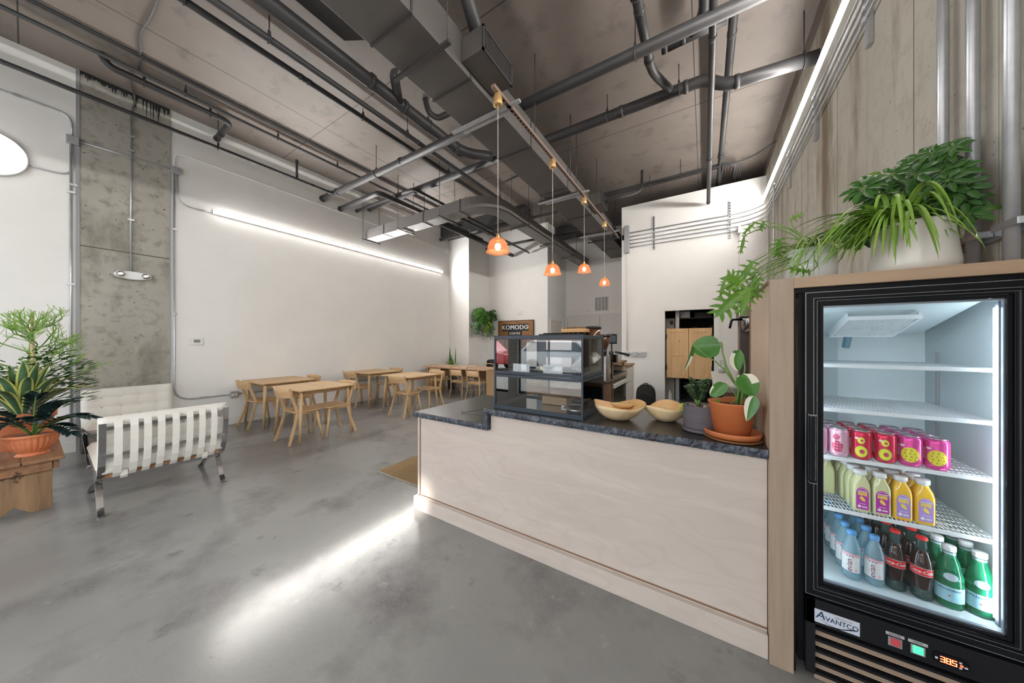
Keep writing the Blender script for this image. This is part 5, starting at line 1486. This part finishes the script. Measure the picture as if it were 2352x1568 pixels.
MB().lathe([(.07, 0), (.09, .008), (.098, .08), (.092, .18), (.088, .185), (.083, .18), (.088, .1)], n=40).build('pot', 'gloss', r)
MB().lathe([(.086, .165), (.0001, .17)], n=20).build('soil', 'soil', r)
lb, sb = MB(), MB()
def pl(stem_px, leaf_tip, w_, nrm=(.1, -1, .3), k=5, m=0):
    pts = [Vector((.0, 0, .17))] + [atY(u, v, y) - GW for u, v, y in stem_px]
    sb.tube(fil(pts, .12, 4), .0026, 6)
    a = pts[-1]; t = atY(*leaf_tip) - GW
    lobed(lb, a, t, w_ * 1.15, nrm, k)
pl([(1760, 610, 2.05), (1715, 660, 1.9)], (1640, 730, 1.82), .055, k=6)
pl([(1775, 600, 2.05), (1720, 640, 1.9), (1700, 652, 1.85)], (1668, 632, 1.84), .04)
pl([(1780, 605, 2.05), (1735, 645, 1.88), (1722, 660, 1.86)], (1700, 725, 1.84), .034)
pl([(1775, 595, 2.1), (1730, 625, 1.95)], (1740, 690, 1.9), .03)
pl([(1790, 575, 2.1), (1740, 605, 2.0), (1700, 640, 1.95)], (1668, 668, 1.92), .028)
pl([(1800, 560, 2.1), (1750, 590, 2.0), (1730, 600, 1.95)], (1690, 660, 1.92), .034)
pl([(1830, 540, 2.1), (1770, 520, 2.1), (1735, 510, 2.1)], (1705, 540, 2.1), .018, k=4)
pl([(1830, 530, 2.1), (1770, 515, 2.1), (1710, 540, 2.1)], (1700, 585, 2.1), .018, k=4)
pl([(1830, 530, 2.1), (1790, 515, 2.15), (1755, 508, 2.15)], (1745, 530, 2.15), .02, k=4)
pl([(1840, 540, 2.15), (1820, 520, 2.2), (1815, 505, 2.2)], (1845, 490, 2.2), .018, k=4)
pl([(1840, 550, 2.1), (1800, 545, 2.1), (1790, 550, 2.1)], (1787, 592, 2.1), .03, k=5)
pl([(1880, 610, 1.95), (1860, 625, 1.9)], (1812, 618, 1.85), .022, k=4)
pl([(1860, 600, 2.0), (1745, 640, 1.9)], (1715, 690, 1.88), .024, k=5)
pl([(1700, 650, 2.0), (1665, 640, 1.95)], (1652, 690, 1.9), .02, k=4)
lb.build('foliage', 'lf_phil', r); sb.build('stem', 'stem', r)
b = MB()
for i in range(34):
    a = math.radians(150 + 110 * R.random())
    d = Vector((math.cos(a), math.sin(a), 0))
    o0 = Vector((.02, -.01, .18))
    reach = .12 + .26 * R.random()
    end = o0 + d * reach + Vector((0, 0, -.1 - .25 * R.random()))
    if GW.x + end.x > .22 and GW.y + end.y > 1.78: end.z = max(end.z, .015)
    b.leaf(arc(o0, end, .05 + .06 * R.random(), 10), .0035, P_strap, (0, 0, 1), .4, 2)
b.build('trailing_blade', 'lf_spider', r)
# ------------------------------------------------------------------ cabinet round the fridge
r = thing('fridge_surround', 'tall taupe maple cabinet surround built round the drinks fridge', 'cabinet', (0, 0, 0))
FY = 1.782
MB().box(.248, FY, 0, .330, FY + .022, 1.727).build('left_stile', 'maple', r, bevel=.0015)
MB().box(.330, FY, 1.682, 1.03, FY + .022, 1.727).build('header', 'maplex', r, bevel=.0015)
MB().box(.985, FY, 0, 1.03, FY + .022, 1.682).build('right_stile', 'maple', r)
MB().box(.249, FY + .022, 0, .262, 2.46, 1.72).build('side_panel', mat('maple_side', (.56, .42, .30), .35, noise=(3, (.50, .37, .26), .4, .7, (1, 6, 1))), r)
MB().box(.244, 2.455, .956, .262, 2.475, 1.72).box(.244, FY + .03, 1.712, .265, 2.475, 1.727).build('edge_band', 'edge', r)
MB().box(.262, FY + .022, 1.705, 1.03, 2.46, 1.7265).build('top_panel', 'maplex', r)
MB().box(.263, FY + .023, 0, .34, FY + .03, 1.70).box(.34, FY + .023, 1.665, .98, FY + .03, 1.70).build('dark_gap', 'black', r)

# ------------------------------------------------------------------ glass-door drinks fridge
M['spacer_grey'] = mat('strip_housing_grey', (.30, .34, .40), .4)
DF = 1.795        # outer face of the door
GX0, GX1, GZ0, GZ1 = .429, .879, .438, 1.60
r = thing('drinks_fridge', 'black glass-door drinks fridge stocked with cans and bottles', 'fridge', (0, 0, 0))
BX0, BX1 = .352, .965
MB().box(BX0, DF + .035, .04, BX0 + .03, 2.40, 1.665).box(BX1 - .03, DF + .035, .04, BX1, 2.40, 1.665).box(BX0 + .03, DF + .035, 1.63, BX1 - .03, 2.40, 1.665).box(BX0 + .03, DF + .035, .04, BX1 - .03, 2.40, .40).build('cabinet_shell', 'black', r)
MB().box(BX0 + .03, 2.36, .40, BX1 - .03, 2.38, 1.63).box(BX0 + .031, DF + .036, .40, BX0 + .045, 2.36, 1.63).box(BX1 - .045, DF + .036, .40, BX1 - .031, 2.36, 1.63).box(BX0 + .04, DF + .036, .40, BX1 - .04, 2.36, .432).box(BX0 + .04, DF + .036, 1.62, BX1 - .04, 2.36, 1.63).build('liner', 'fridgein', r)
MB().box(BX0 + .17, 2.345, .44, BX0 + .26, 2.36, 1.50).build('air_channel', mat('channel_grey', (.45, .52, .54), .5), r)
# cooling unit under the roof
MB().prism([(DF + .07, 1.62), (DF + .07, 1.60), (2.24, 1.49), (2.355, 1.49), (2.355, 1.62)], BX0 + .05, BX1 - .10, 'x').build('cooling_cover', 'fridgein', r, bevel=.004)
xf = Matrix.Translation((.635, 2.03, 1.512)) @ Matrix.Rotation(-.30, 4, 'X')
b = MB()
hw, hd = .10, .115
for i in range(15): b.box(-hw + i * 2 * hw / 14 - .0012, -hd, -.003, -hw + i * 2 * hw / 14 + .0012, hd, 0, xf=xf)
for i in range(14): b.box(-hw, -hd + i * 2 * hd / 13 - .0012, -.003, hw, -hd + i * 2 * hd / 13 + .0012, 0, xf=xf)
b.box(-hw - .006, -hd - .006, -.005, hw + .006, -hd, .012, xf=xf).box(-hw - .006, hd, -.005, hw + .006, hd + .006, .03, xf=xf).box(-hw - .006, -hd, -.005, -hw, hd, .03, xf=xf).box(hw, -hd, -.005, hw + .006, hd, .03, xf=xf)
b.build('fan_guard', 'fridgew', r)
MB().tube([(.61, 2.20, 1.52), (.61, 2.20, 1.47), (.605, 2.21, 1.42)], .014, 12).build('drain_nozzle', mat('blue_grey_plastic', (.12, .25, .32), .4), r)
# door: stepped black frame round the pane
dx0, dx1, dz0, dz1 = .371, .945, .367, 1.659
b = MB()
def frame(b, x0, x1, z0, z1, w_, ya, yb):
    b.box(x0, ya, z0, x0 + w_, yb, z1).box(x1 - w_, ya, z0, x1, yb, z1).box(x0 + w_, ya, z0, x1 - w_, yb, z0 + w_).box(x0 + w_, ya, z1 - w_, x1 - w_, yb, z1)
frame(b, dx0, dx1, dz0, dz1, .026, DF, DF + .04)
fr = b.build('door_frame', 'black', r, bevel=.0015)
b = MB()
for i, (k, w_, dy) in enumerate(((.026, .009, .004), (.036, .009, .009), (.046, .012, .014))):
    frame(b, dx0 + k, dx1 - k, dz0 + k, dz1 - k, w_, DF + dy, DF + .036)
b.build('door_moulding', 'black', r, bevel=.0012)
b = MB()
frame(b, dx0 - .002, dx1 + .002, dz0 - .002, dz1 + .002, .003, DF - .0006, DF + .002)
frame(b, dx0 + .0235, dx1 - .0235, dz0 + .0235, dz1 - .0235, .0022, DF - .0008, DF + .006)
frame(b, dx0 + .0355, dx1 - .0355, dz0 + .0355, dz1 - .0355, .0014, DF + .003, DF + .01)
b.build('bright_edge', mat('edge_highlight', (.35, .38, .42), .2, .9), r)
MB().box(dx0 + .056, DF + .017, dz0 + .056, dx1 - .056, DF + .021, dz1 - .056).build('door_glass', 'fridgegl', r)
b = MB(); frame(b, dx0 + .052, dx1 - .052, dz0 + .056, dz1 - .056, .009, DF + .024, DF + .034); b.build('inner_spacer', mat('spacer', (.42, .46, .52), .35, .6), r)
MB().box(dx0 + .004, DF - .030, .855, dx0 + .026, DF - .001, 1.14).build('handle', 'black', r, bevel=.008, seg=3)
MB().box(dx0 + .004, DF - .034, 1.137, dx0 + .027, DF - .001, 1.143).box(dx0 + .004, DF - .034, .852, dx0 + .027, DF - .001, .857).build('handle_cap', 'chrome', r)
# lower grille, badge, switches, readout
b = MB().box(dx0, DF, .245, dx1, DF + .03, .350)
for i in range(5): b.box(dx0 + .03, DF + .003, .218 - i * .047, dx1, DF + .02, .228 - i * .047)
b.box(dx0, DF, .03, dx0 + .03, DF + .03, .350)
b.build('grille_panel', mat('satin_black', (.013, .014, .017), .4, spec=.3), r, bevel=.001)
b = MB()
for i in range(5): b.box(dx0 + .03, DF + .015, .228 - i * .047 - .042 + .005, dx1, DF + .028, .263 - i * .047 - .042 + .002)
b.build('grille_slat', mat('taupe_slat', (.36, .27, .2), .5), r)
MB().box(.398, DF - .002, .258, .531, DF + .001, .313).build('badge', mat('badge_white', (.62, .68, .80), .4), r)
b = MB(); text_flat(b, 'A', .044, (.4155, DF - .0025, .2905), .0003, shear=.15, sx=1.0, bold=.0003)
text_flat(b, 'VANTCO', .027, (.4795, DF - .0025, .283), .0003, sx=.86, bold=.0003)
bb = MB(); text_flat(bb, 'REFRIGERATION', .0075, (.485, DF - .0025, .3015), .0002, sx=.95)
b.build('lettering', mat('badge_ink', (.02, .06, .11), .5), r); bb.build('lettering', mat('badge_gold', (.3, .22, .1), .5), r)
b = MB(); b.leaf([(.416 + .105 * t, DF - .0028, .276 - .020 * math.sin(PI * min(1, t * 1.05)) * (1 - .35 * t)) for t in [i / 14 for i in range(15)]], .0022, lambda t: .25 + .9 * t, (0, -1, 0), 0, 2)
b.build('swoosh', 'black', r)
for i, (x, c_, e_) in enumerate(((.625, (.65, .10, .12), None), (.682, (.03, .45, .22), ((.1, 1, .45), .8)))):
    MB().box(x - .018, DF - .003, .268, x + .018, DF + .001, .302).build('switch_bezel', 'galv', r)
    MB().box(x - .013, DF - .007, .273, x + .013, DF - .002, .300).build('switch', mat('switch_%s' % 'red green'.split()[i], c_, .25, emit=e_), r, bevel=.002)
    MB().box(x - .024, DF - .002, .307, x + .024, DF + .0005, .318).build('switch_label', mat('label_silver', (.5, .5, .52), .4), r)
    b = MB(); text_flat(b, ('POWER', 'LIGHT')[i], .009, (x, DF - .0025, .3125), .0002); b.build('lettering', 'black', r)
b = MB().prism([(p[0], p[1]) for p in rrect(.716, .268, .800, .306, .012)], DF - .004, DF + .001, 'y')
b.build('readout', 'black', r)
b = MB()
SEG = {'3': 'abgcd', '8': 'abcdefg', '5': 'afgcd'}
def digit(b, ch, x, z, w_, h_):
    s_ = .0011
    g = {'a': (0, h_, w_, h_), 'g': (0, h_ / 2, w_, h_ / 2), 'd': (0, 0, w_, 0), 'b': (w_, h_ / 2, w_, h_), 'c': (w_, 0, w_, h_ / 2), 'e': (0, 0, 0, h_ / 2), 'f': (0, h_ / 2, 0, h_)}
    for k in SEG[ch]:
        q = g[k]
        b.box(x + q[0] - s_, DF - .0052, z + q[1] - s_, x + q[2] + s_, DF - .0042, z + q[3] + s_)
for i, ch in enumerate('385'): digit(b, ch, .735 + i * .0135, .276, .009, .018)
b.box(.7535 + .006, DF - .0052, .2745, .7535 + .0075, DF - .0042, .2765)
b.build('digits', mat('red_led', (1, .1, .05), .5, emit=((1, .12, .05), 5)), r)
MB().box(.779, DF - .0055, .280, .786, DF - .004, .287).build('red_button', mat('red_lamp', (.8, .08, .05), .5, emit=((1, .12, .05), 1.5)), r)
MB().box(.722, DF - .0055, .281, .728, DF - .004, .288).box(.777, DF - .0055, .291, .783, DF - .004, .296).box(.777, DF - .0055, .272, .783, DF - .004, .277).box(.789, DF - .0055, .279, .796, DF - .004, .284).build('button', 'fridgew', r)
# shelf rails, shelves, light strip
for x in (BX1 - .052, BX0 + .048):
    for y in (1.885, 2.25):
        MB().box(x, y, .44, x + .006, y + .014, 1.40).build('shelf_rail', 'steel', r)
SH = []
for i, z in enumerate((1.350, 1.158, .950, .728)):
    y0, y1, x0, x1 = 1.868, 2.32, BX0 + .052, BX1 - .058
    b = MB().box(x0, y0 - .006, z - .012, x1, y0, z + .003)
    n = 42
    for k in range(n): b.box(x0 + (x1 - x0) * (k + .5) / n - .0013, y0, z - .0025, x0 + (x1 - x0) * (k + .5) / n + .0013, y1, z)
    for k in range(12): b.box(x0, y0 + (y1 - y0) * k / 11 - .0016, z - .005, x1, y0 + (y1 - y0) * k / 11 + .0016, z - .0022)
    b.build('wire_shelf', 'fridgew', r)
FL = .4325
b = MB().box(.880, 1.850, .46, .885, 1.856, 1.57)
b.build('light_strip', mat('fridge_led', (1, 1, 1), .5, emit=((.80, .92, 1), 44)), r)
b = MB().box(.887, 1.846, .44, .905, 1.862, 1.60); b.build('strip_housing', 'spacer_grey', r)
MB().box(BX0 + .048, 1.846, .46, BX0 + .054, 1.852, 1.57).build('light_strip', mat('fridge_led_dim', (1, 1, 1), .5, emit=((.80, .92, 1), 16)), r)

# ------------------------------------------------------------------ drinks
def can(label, loc, kind):
    c = thing('drink_can', label, 'can', loc, 0, 'soda cans on the third shelf')
    base = {'pink': (.80, .48, .62), 'red': (.62, .02, .07), 'mag': (.72, .07, .32)}[kind]
    m = bpy.data.materials.get('can_' + kind) or mat('can_' + kind, base, .22, .35)
    MB().lathe([(.024, 0), (.027, .004), (.0325, .012), (.033, .016), (.033, .104), (.031, .112), (.0275, .118)], n=28).build('can_body', m, c)
    MB().lathe([(.0275, .118), (.0285, .1195), (.0285, .122), (.0265, .122), (.0255, .1175), (.0001, .1175)], n=28).box(-.004, -.014, .1185, .004, .006, .1195).build('lid', 'steel', c)
    rr = .0333
    a0 = .62          # art faces the camera side
    yel = bpy.data.materials.get('can_yellow') or mat('can_yellow', (.80, .76, .05), .35)
    sec = bpy.data.materials.get('can_pit') or mat('can_pit', (.50, .05, .12), .35)
    lt = bpy.data.materials.get('can_ring') or mat('can_ring', (.45, .60, .12), .35)
    b = MB(); d = MB(); e = MB()
    if kind == 'pink':
        blob_round(b, rr, -a0 + .25, .045, .017, .024, fn=lambda q: 1 + .07 * math.sin(5 * q)); blob_round(b, rr, -a0 + .15, .085, .011, .012, fn=lambda q: 1 + .06 * math.sin(6 * q))
        for k in range(9): blob_round(e, rr + .0004, -a0 + .25 + (k % 3 - 1) * .26, .035 + (k // 3) * .012, .0018, .0022, n=6)
        for k in range(6): blob_round(e, rr + .0004, -a0 + .15 + (k % 3 - 1) * .16, .081 + (k // 3) * .008, .0011, .0013, n=6)
        b.build('fruit_art', sec, c); e.build('seed', 'white', c)
    elif kind == 'red':
        for zc, s_ in ((.036, 1), (.082, .58)):
            blob_round(b, rr, -a0 + .35, zc, .019 * s_, .024 * s_)
            blob_round(d, rr + .0003, -a0 + .35, zc, .0165 * s_, .0215 * s_)
            blob_round(e, rr + .0006, -a0 + .42, zc, .0075 * s_, .009 * s_)
        b.build('fruit_art', lt, c); d.build('fruit_flesh', yel, c); e.build('pit', sec, c)
        p = MB(); blob_round(p, rr + .0003, -a0 - .02, .090, .006, .005); p.build('leaf_art', 'white', c)
    else:
        blob_round(b, rr, -a0 + .3, .048, .024, .031, fn=lambda q: 1 + .05 * math.cos(2 * q))
        for k in range(12): blob_round(e, rr + .0004, -a0 + .3 + (k % 3 - 1) * .38 + .1 * ((k // 3) % 2), .028 + (k // 3) * .0125, .0021, .0026, n=6)
        b.build('fruit_art', yel, c); e.build('seed', sec, c)
        p = MB(); blob_round(p, rr + .0003, -a0 - .32, .082, .007, .005); p.build('leaf_art', 'white', c)
    t = MB(); text_round(t, 'poppi', .020, (0, 0, .062), rr + .0003, -a0 - .78, -PI / 2, shear=.2, bold=.0003)
    t.build('lettering', 'white', c)
    return c
CZ = .9505
kinds = {'pink': ('pink', 'pale pink raspberry soda can'), 'red': ('red', 'red soda can with halved fruit'), 'mag': ('mag', 'magenta soda can with seeded yellow fruit')}
cols = [('pink', .432), ('pink', .500), ('red', .568), ('red', .636), ('mag', .704), ('mag', .772)]
place = ['column cut by the door frame', 'second column from the handle', 'third column from the handle', 'fourth column from the handle', 'fifth column from the handle', 'column by the light strip']
proto = {}
for row in range(3):
    for ci, (k, x) in enumerate(cols):
        l = kinds[k][1] + ', ' + ('front row' if row == 0 else 'second row back' if row == 1 else 'rearmost row') + ', ' + place[ci]
        p = (x - .004 * row, 1.907 + .070 * row, CZ)
        if k not in proto: proto[k] = can(l, p, k)
        else: dup(proto[k], p, 0, l)
# juice bottles
def juice(label, loc, kind):
    c = thing('juice_bottle', label, 'bottle', loc, 0, 'juice bottles on the lowest shelf')
    liq = {'lemon': (.62, .62, .33), 'mango': (.85, .50, .03)}[kind]
    m = bpy.data.materials.get('juice_' + kind) or mat('juice_' + kind, liq, .12, coat=.6, sss=.2)
    b = MB()
    rows = []
    for z, w_, rd in ((0, .024, .008), (.004, .0265, .009), (.105, .0265, .010), (.125, .024, .013), (.143, .018, .0155), (.150, .0165, .016)):
        q = rrect(-w_, -w_, w_, w_, rd, 4)
        rows.append([(x, y, z) for x, y in q] + [(q[0][0], q[0][1], z)])
    b.grid(rows)
    b.add([p for p in rows[0][:-1]], [list(range(len(rows[0]) - 1))])
    b.build('bottle_body', m, c)
    MB().lathe([(.0165, .150), (.0165, .153), (.0205, .154), (.0205, .170), (.019, .173), (.0001, .173)], n=24).build('cap', 'white', c)
    lab = {'lemon': (.46, .03, .36), 'mango': (.40, .26, .64)}[kind]
    lm = bpy.data.materials.get('label_' + kind) or mat('label_' + kind, lab, .45)
    F_ = -.0270
    pts = [(-.0185, .012), (.0185, .012), (.0185, .080)] + [(.0185 * math.cos(PI * k / 10), .080 + .024 * math.sin(PI * k / 10)) for k in range(1, 10)] + [(-.0185, .080)]
    MB().prism(pts, F_, F_ + .002, 'y').build('label', lm, c)
    w_ = MB()
    rows = [[(-.0115 + .023 * k / 8, F_ - .0005, .094 + .005 * math.sin(PI * k / 8) + dz) for k in range(9)] for dz in (0, .0016)]
    w_.grid(rows)
    for k in range(9): w_.box(-.0145 + k * .0033, F_ - .0006, .0865, -.0145 + k * .0033 + .0024, F_ - .0001, .0895 + .001 * (k % 2))
    w_.lathe([(.0001, 0), (.0055, 0)], n=14, xf=Matrix.Translation((-.009, F_ - .0006, .024)) @ Matrix.Rotation(PI / 2, 4, 'X'), close=False)
    for k in range(3): w_.box(-.001 + k * .0052, F_ - .0006, .020, .0028 + k * .0052, F_ - .0001, .026)
    for k in range(7): w_.box(-.010 + k * .003, F_ - .0006, .0345, -.0082 + k * .003, F_ - .0001, .0365)
    w_.build('label_print', 'white', c)
    ym = bpy.data.materials.get('print_yellow') or mat('print_yellow', (.85, .62, .08), .5)
    y_ = MB()
    for k in range(6): y_.box(-.0135 + k * .0046, F_ - .0006, .071 - .001 * (k % 3), -.0100 + k * .0046, F_ - .0001, .0845)
    y_.leaf([(-.006, F_ - .0006, .066), (.0, F_ - .0006, .056), (.008, F_ - .0006, .046)], .006, P_ell, (0, -1, 0), 0, 2)
    y_.build('label_art', ym, c)
    return c
JX = [('lemon', .566), ('lemon', .623), ('mango', .680), ('mango', .738)]
proto = {}
for row in range(5):
    for ci, (k, x) in enumerate(JX):
        if row > 2 and ci > 1: continue
        nm = {'lemon': 'cloudy lemon juice bottle with magenta label', 'mango': 'orange juice bottle with lilac label'}[k]
        l = nm + ', ' + ('front row' if row == 0 else ['', 'second', 'third', 'fourth', 'fifth'][row] + ' row back') + ', ' + ('outer column by the handle', 'inner column beside the orange ones', 'inner column beside the pale ones', 'outer column by the light strip')[ci]
        p = (x - .003 * row, 1.912 + .060 * row, .7285)
        if k not in proto: proto[k] = juice(l, p, k)
        else: dup(proto[k], p, 0, l)
r_ = None
for i in range(3):
    l = 'single cloudy juice bottle turned sideways at the left of the juice shelf, %s' % ('nearest', 'middle', 'rearmost')[i]
    dup(proto['lemon'], (.497 - .004 * i, 2.06 + .075 * i, .7285), PI / 2, l)
# water, cola, sparkling bottles
GW_ = glassy('water_bottle_plastic', (.42, .58, .66), .42)
GG = glassy('green_bottle_glass', (.02, .27, .13), .5)
GC = mat('cola', (.025, .008, .006), .06, coat=.6)
GN = glassy('clear_neck_glass', (.10, .18, .17), .4)
pinkl = mat('label_pink', (.78, .42, .48), .5)
redl = mat('label_red', (.72, .015, .02), .4)
cyanl = mat('label_sky', (.36, .66, .76), .45)
silv = mat('label_oval', (.55, .66, .74), .3, .3)
A0 = -.42
def water(label, loc):
    c = thing('water_bottle', label, 'bottle', loc, 0, 'water bottles at the fridge bottom')
    MB().lathe([(.022, 0), (.029, .006), (.030, .015), (.0285, .030), (.030, .04), (.030, .115), (.0275, .135), (.020, .160), (.0135, .178), (.0135, .186)], n=28).build('bottle_body', GW_, c)
    MB().lathe([(.0145, .184), (.0155, .186), (.0155, .200), (.014, .203), (.0001, .203)], n=20).build('cap', mat('cap_blue', (.12, .34, .66), .4) if not bpy.data.materials.get('cap_blue') else bpy.data.materials['cap_blue'], c)
    b = MB(); patch_round(b, .0305, A0 - 1.05, A0 + 1.05, .035, .112); b.build('label', 'white', c)
    b = MB(); patch_round(b, .0307, A0 - 1.05, A0 + 1.05, .101, .112)
    blob_round(b, .0307, A0 + .6, .045, .0048, .0048); b.build('label_stripe', pinkl, c)
    b = MB(); text_round(b, 'evian', .0255, (0, 0, .063), .0308, A0 - .05, PI / 2, bold=.0004); b.build('lettering', mat('ink_maroon', (.16, .03, .08), .5) if not bpy.data.materials.get('ink_maroon') else bpy.data.materials['ink_maroon'], c)
    b = MB()
    for q in (-.28, 0, .28):
        b.add([(.0309 * math.sin(A0 + q + dx), -.0309 * math.cos(A0 + q + dx), z) for dx, z in ((-.13, .095), (.0, .104), (.14, .094), (.03, .099))], [(0, 3, 1), (3, 2, 1)])
    b.build('mountain_mark', mat('ink_blue', (.06, .09, .2), .5) if not bpy.data.materials.get('ink_blue') else bpy.data.materials['ink_blue'], c)
    return c
def cola(label, loc):
    c = thing('cola_bottle', label, 'bottle', loc, 0, 'cola bottles at the fridge bottom')
    MB().lathe([(.024, 0), (.029, .004), (.030, .014), (.0265, .03), (.0265, .042)], n=28).build('base_glass', GN, c)
    MB().lathe([(.0255, .02), (.026, .044), (.0275, .07), (.0305, .10), (.0305, .125), (.027, .15), (.021, .172), (.0165, .19)], n=28).build('cola_fill', GC, c)
    MB().lathe([(.0167, .188), (.0148, .205), (.0128, .225), (.0128, .234)], n=24).build('neck', GN, c)
    MB().lathe([(.0155, .230), (.0158, .233), (.0135, .241), (.0001, .242)], n=24, wave=lambda a, z: .04 * math.sin(21 * a) if z < .235 else 0).build('crown_cap', redl, c)
    b = MB(); patch_round(b, .0308, A0 - 1.2, A0 + 1.2, .097, .127); b.build('label', redl, c)
    b = MB(); text_round(b, 'Coca-Cola', .0178, (0, 0, .1118), .0311, A0 - .0, 0, shear=.35, sx=.88, bold=.0004)
    patch_round(b, .03095, A0 - 1.2, A0 + 1.2, .097, .0982); patch_round(b, .03095, A0 - 1.2, A0 + 1.2, .1258, .127)
    b.build('lettering', 'white', c)
    return c
def spark(label, loc):
    c = thing('sparkling_bottle', label, 'bottle', loc, 0, 'green sparkling water bottles')
    MB().lathe([(.026, 0), (.0335, .006), (.035, .016), (.035, .10), (.0325, .13), (.0255, .165), (.0175, .192), (.015, .205), (.015, .216)], n=28).build('bottle_body', GG, c)
    MB().lathe([(.034, .004), (.0342, .118), (.001, .118)], n=24).build('liquid', mat('green_liquid', (.015, .19, .085), .2) if not bpy.data.materials.get('green_liquid') else bpy.data.materials['green_liquid'], c)
    MB().lathe([(.0162, .188), (.0162, .206), (.0162, .207)], n=24, close=False).build('neck_foil', silv, c)
    MB().lathe([(.0163, .210), (.0175, .212), (.0175, .227), (.016, .230), (.0001, .230)], n=24).build('cap', 'white', c)
    b = MB(); patch_round(b, .0356, A0 - 1.35, A0 + 1.35, .030, .082); b.build('label', cyanl, c)
    b = MB(); text_round(b, 'S.PELLEGRINO', .0098, (0, 0, .072), .0359, A0 + .05, 0, sx=1.05, bold=.0003); b.build('lettering', mat('ink_navy', (.02, .05, .15), .5) if not bpy.data.materials.get('ink_navy') else bpy.data.materials['ink_navy'], c)
    b = MB(); patch_round(b, .0358, A0 - 1.35, A0 + 1.35, .082, .0832); patch_round(b, .0358, A0 - 1.35, A0 + 1.35, .0288, .030); b.build('label_border', 'white', c)
    b = MB(); blob_round(b, .036, A0 + .05, .050, .0042, .0042, n=10, fn=lambda q: 1 if round(q / (2 * PI) * 10) % 2 == 0 else .45); b.build('star', redl, c)
    b = MB(); blob_round(b, .0345 - .0016, A0 + .15, .122, .0165, .014, n=18)
    b.v = [(x * (1 - (z - .108) * 2.4) * 1.12, y * (1 - (z - .108) * 2.4) * 1.12, z) for x, y, z in b.v]
    b.build('oval_label', silv, c)
    return c
GRID = [(water, .539, 5, 'clear water bottle with blue cap', 'column by the handle'), (water, .606, 5, 'clear water bottle with blue cap', 'column next to the colas'),
        (cola, .668, 4, 'dark cola bottle with red cap', 'column next to the water'), (cola, .734, 4, 'dark cola bottle with red cap', 'column next to the green bottles'),
        (spark, .802, 5, 'green sparkling water bottle with white cap', 'column next to the colas'),
        (spark, .874, 4, 'green sparkling water bottle with white cap', 'column by the light strip')]
seen = {}
rn = ['first', 'second', 'third', 'fourth', 'rearmost']
for fn, x, n, nm, cl in GRID:
    for k in range(n):
        y = 1.905 + k * .073 + (.012 if fn is cola else 0) + (.0 if x != .734 else -.012)
        l = '%s, %s in the %s' % (nm, rn[k], cl)
        p = (x, y, FL)
        if fn not in seen: seen[fn] = fn(l, p)
        else: dup(seen[fn], p, 0, l)
# ------------------------------------------------------------------ the street outside, seen only mirrored in the glass
def car(label, loc, col):
    c = thing('parked_car', label, 'car', loc, 0, 'cars parked outside the windows')
    pm = mat('car_paint', col, .2, coat=.6)
    prof = [(-2.25, .35), (2.25, .35), (2.3, .6), (2.2, .85), (1.3, .98), (.7, 1.48), (-1.5, 1.52), (-2.1, 1.0), (-2.3, .9)]
    MB().prism(prof, -.88, .88, 'y').build('car_body', pm, c, bevel=.06, seg=3)
    MB().prism([(1.15, 1.0), (.66, 1.42), (-1.45, 1.46), (-1.9, 1.02)], -.89, .89, 'y').build('car_window', mat('car_glass', (.05, .07, .08), .05), c)
    for x in (-1.4, 1.45):
        for y in (-.8, .8): MB().cyl((x, y - .1, .33), (x, y + .1, .33), .33, 24).build('wheel', 'black', c)
car('white parked car outside, mirrored in the display case glass', (-5.3, -9.6, -.02), (.8, .8, .8))
car('red parked car outside, mirrored in the display case glass', (-10.5, -9.6, -.02), (.5, .02, .03))
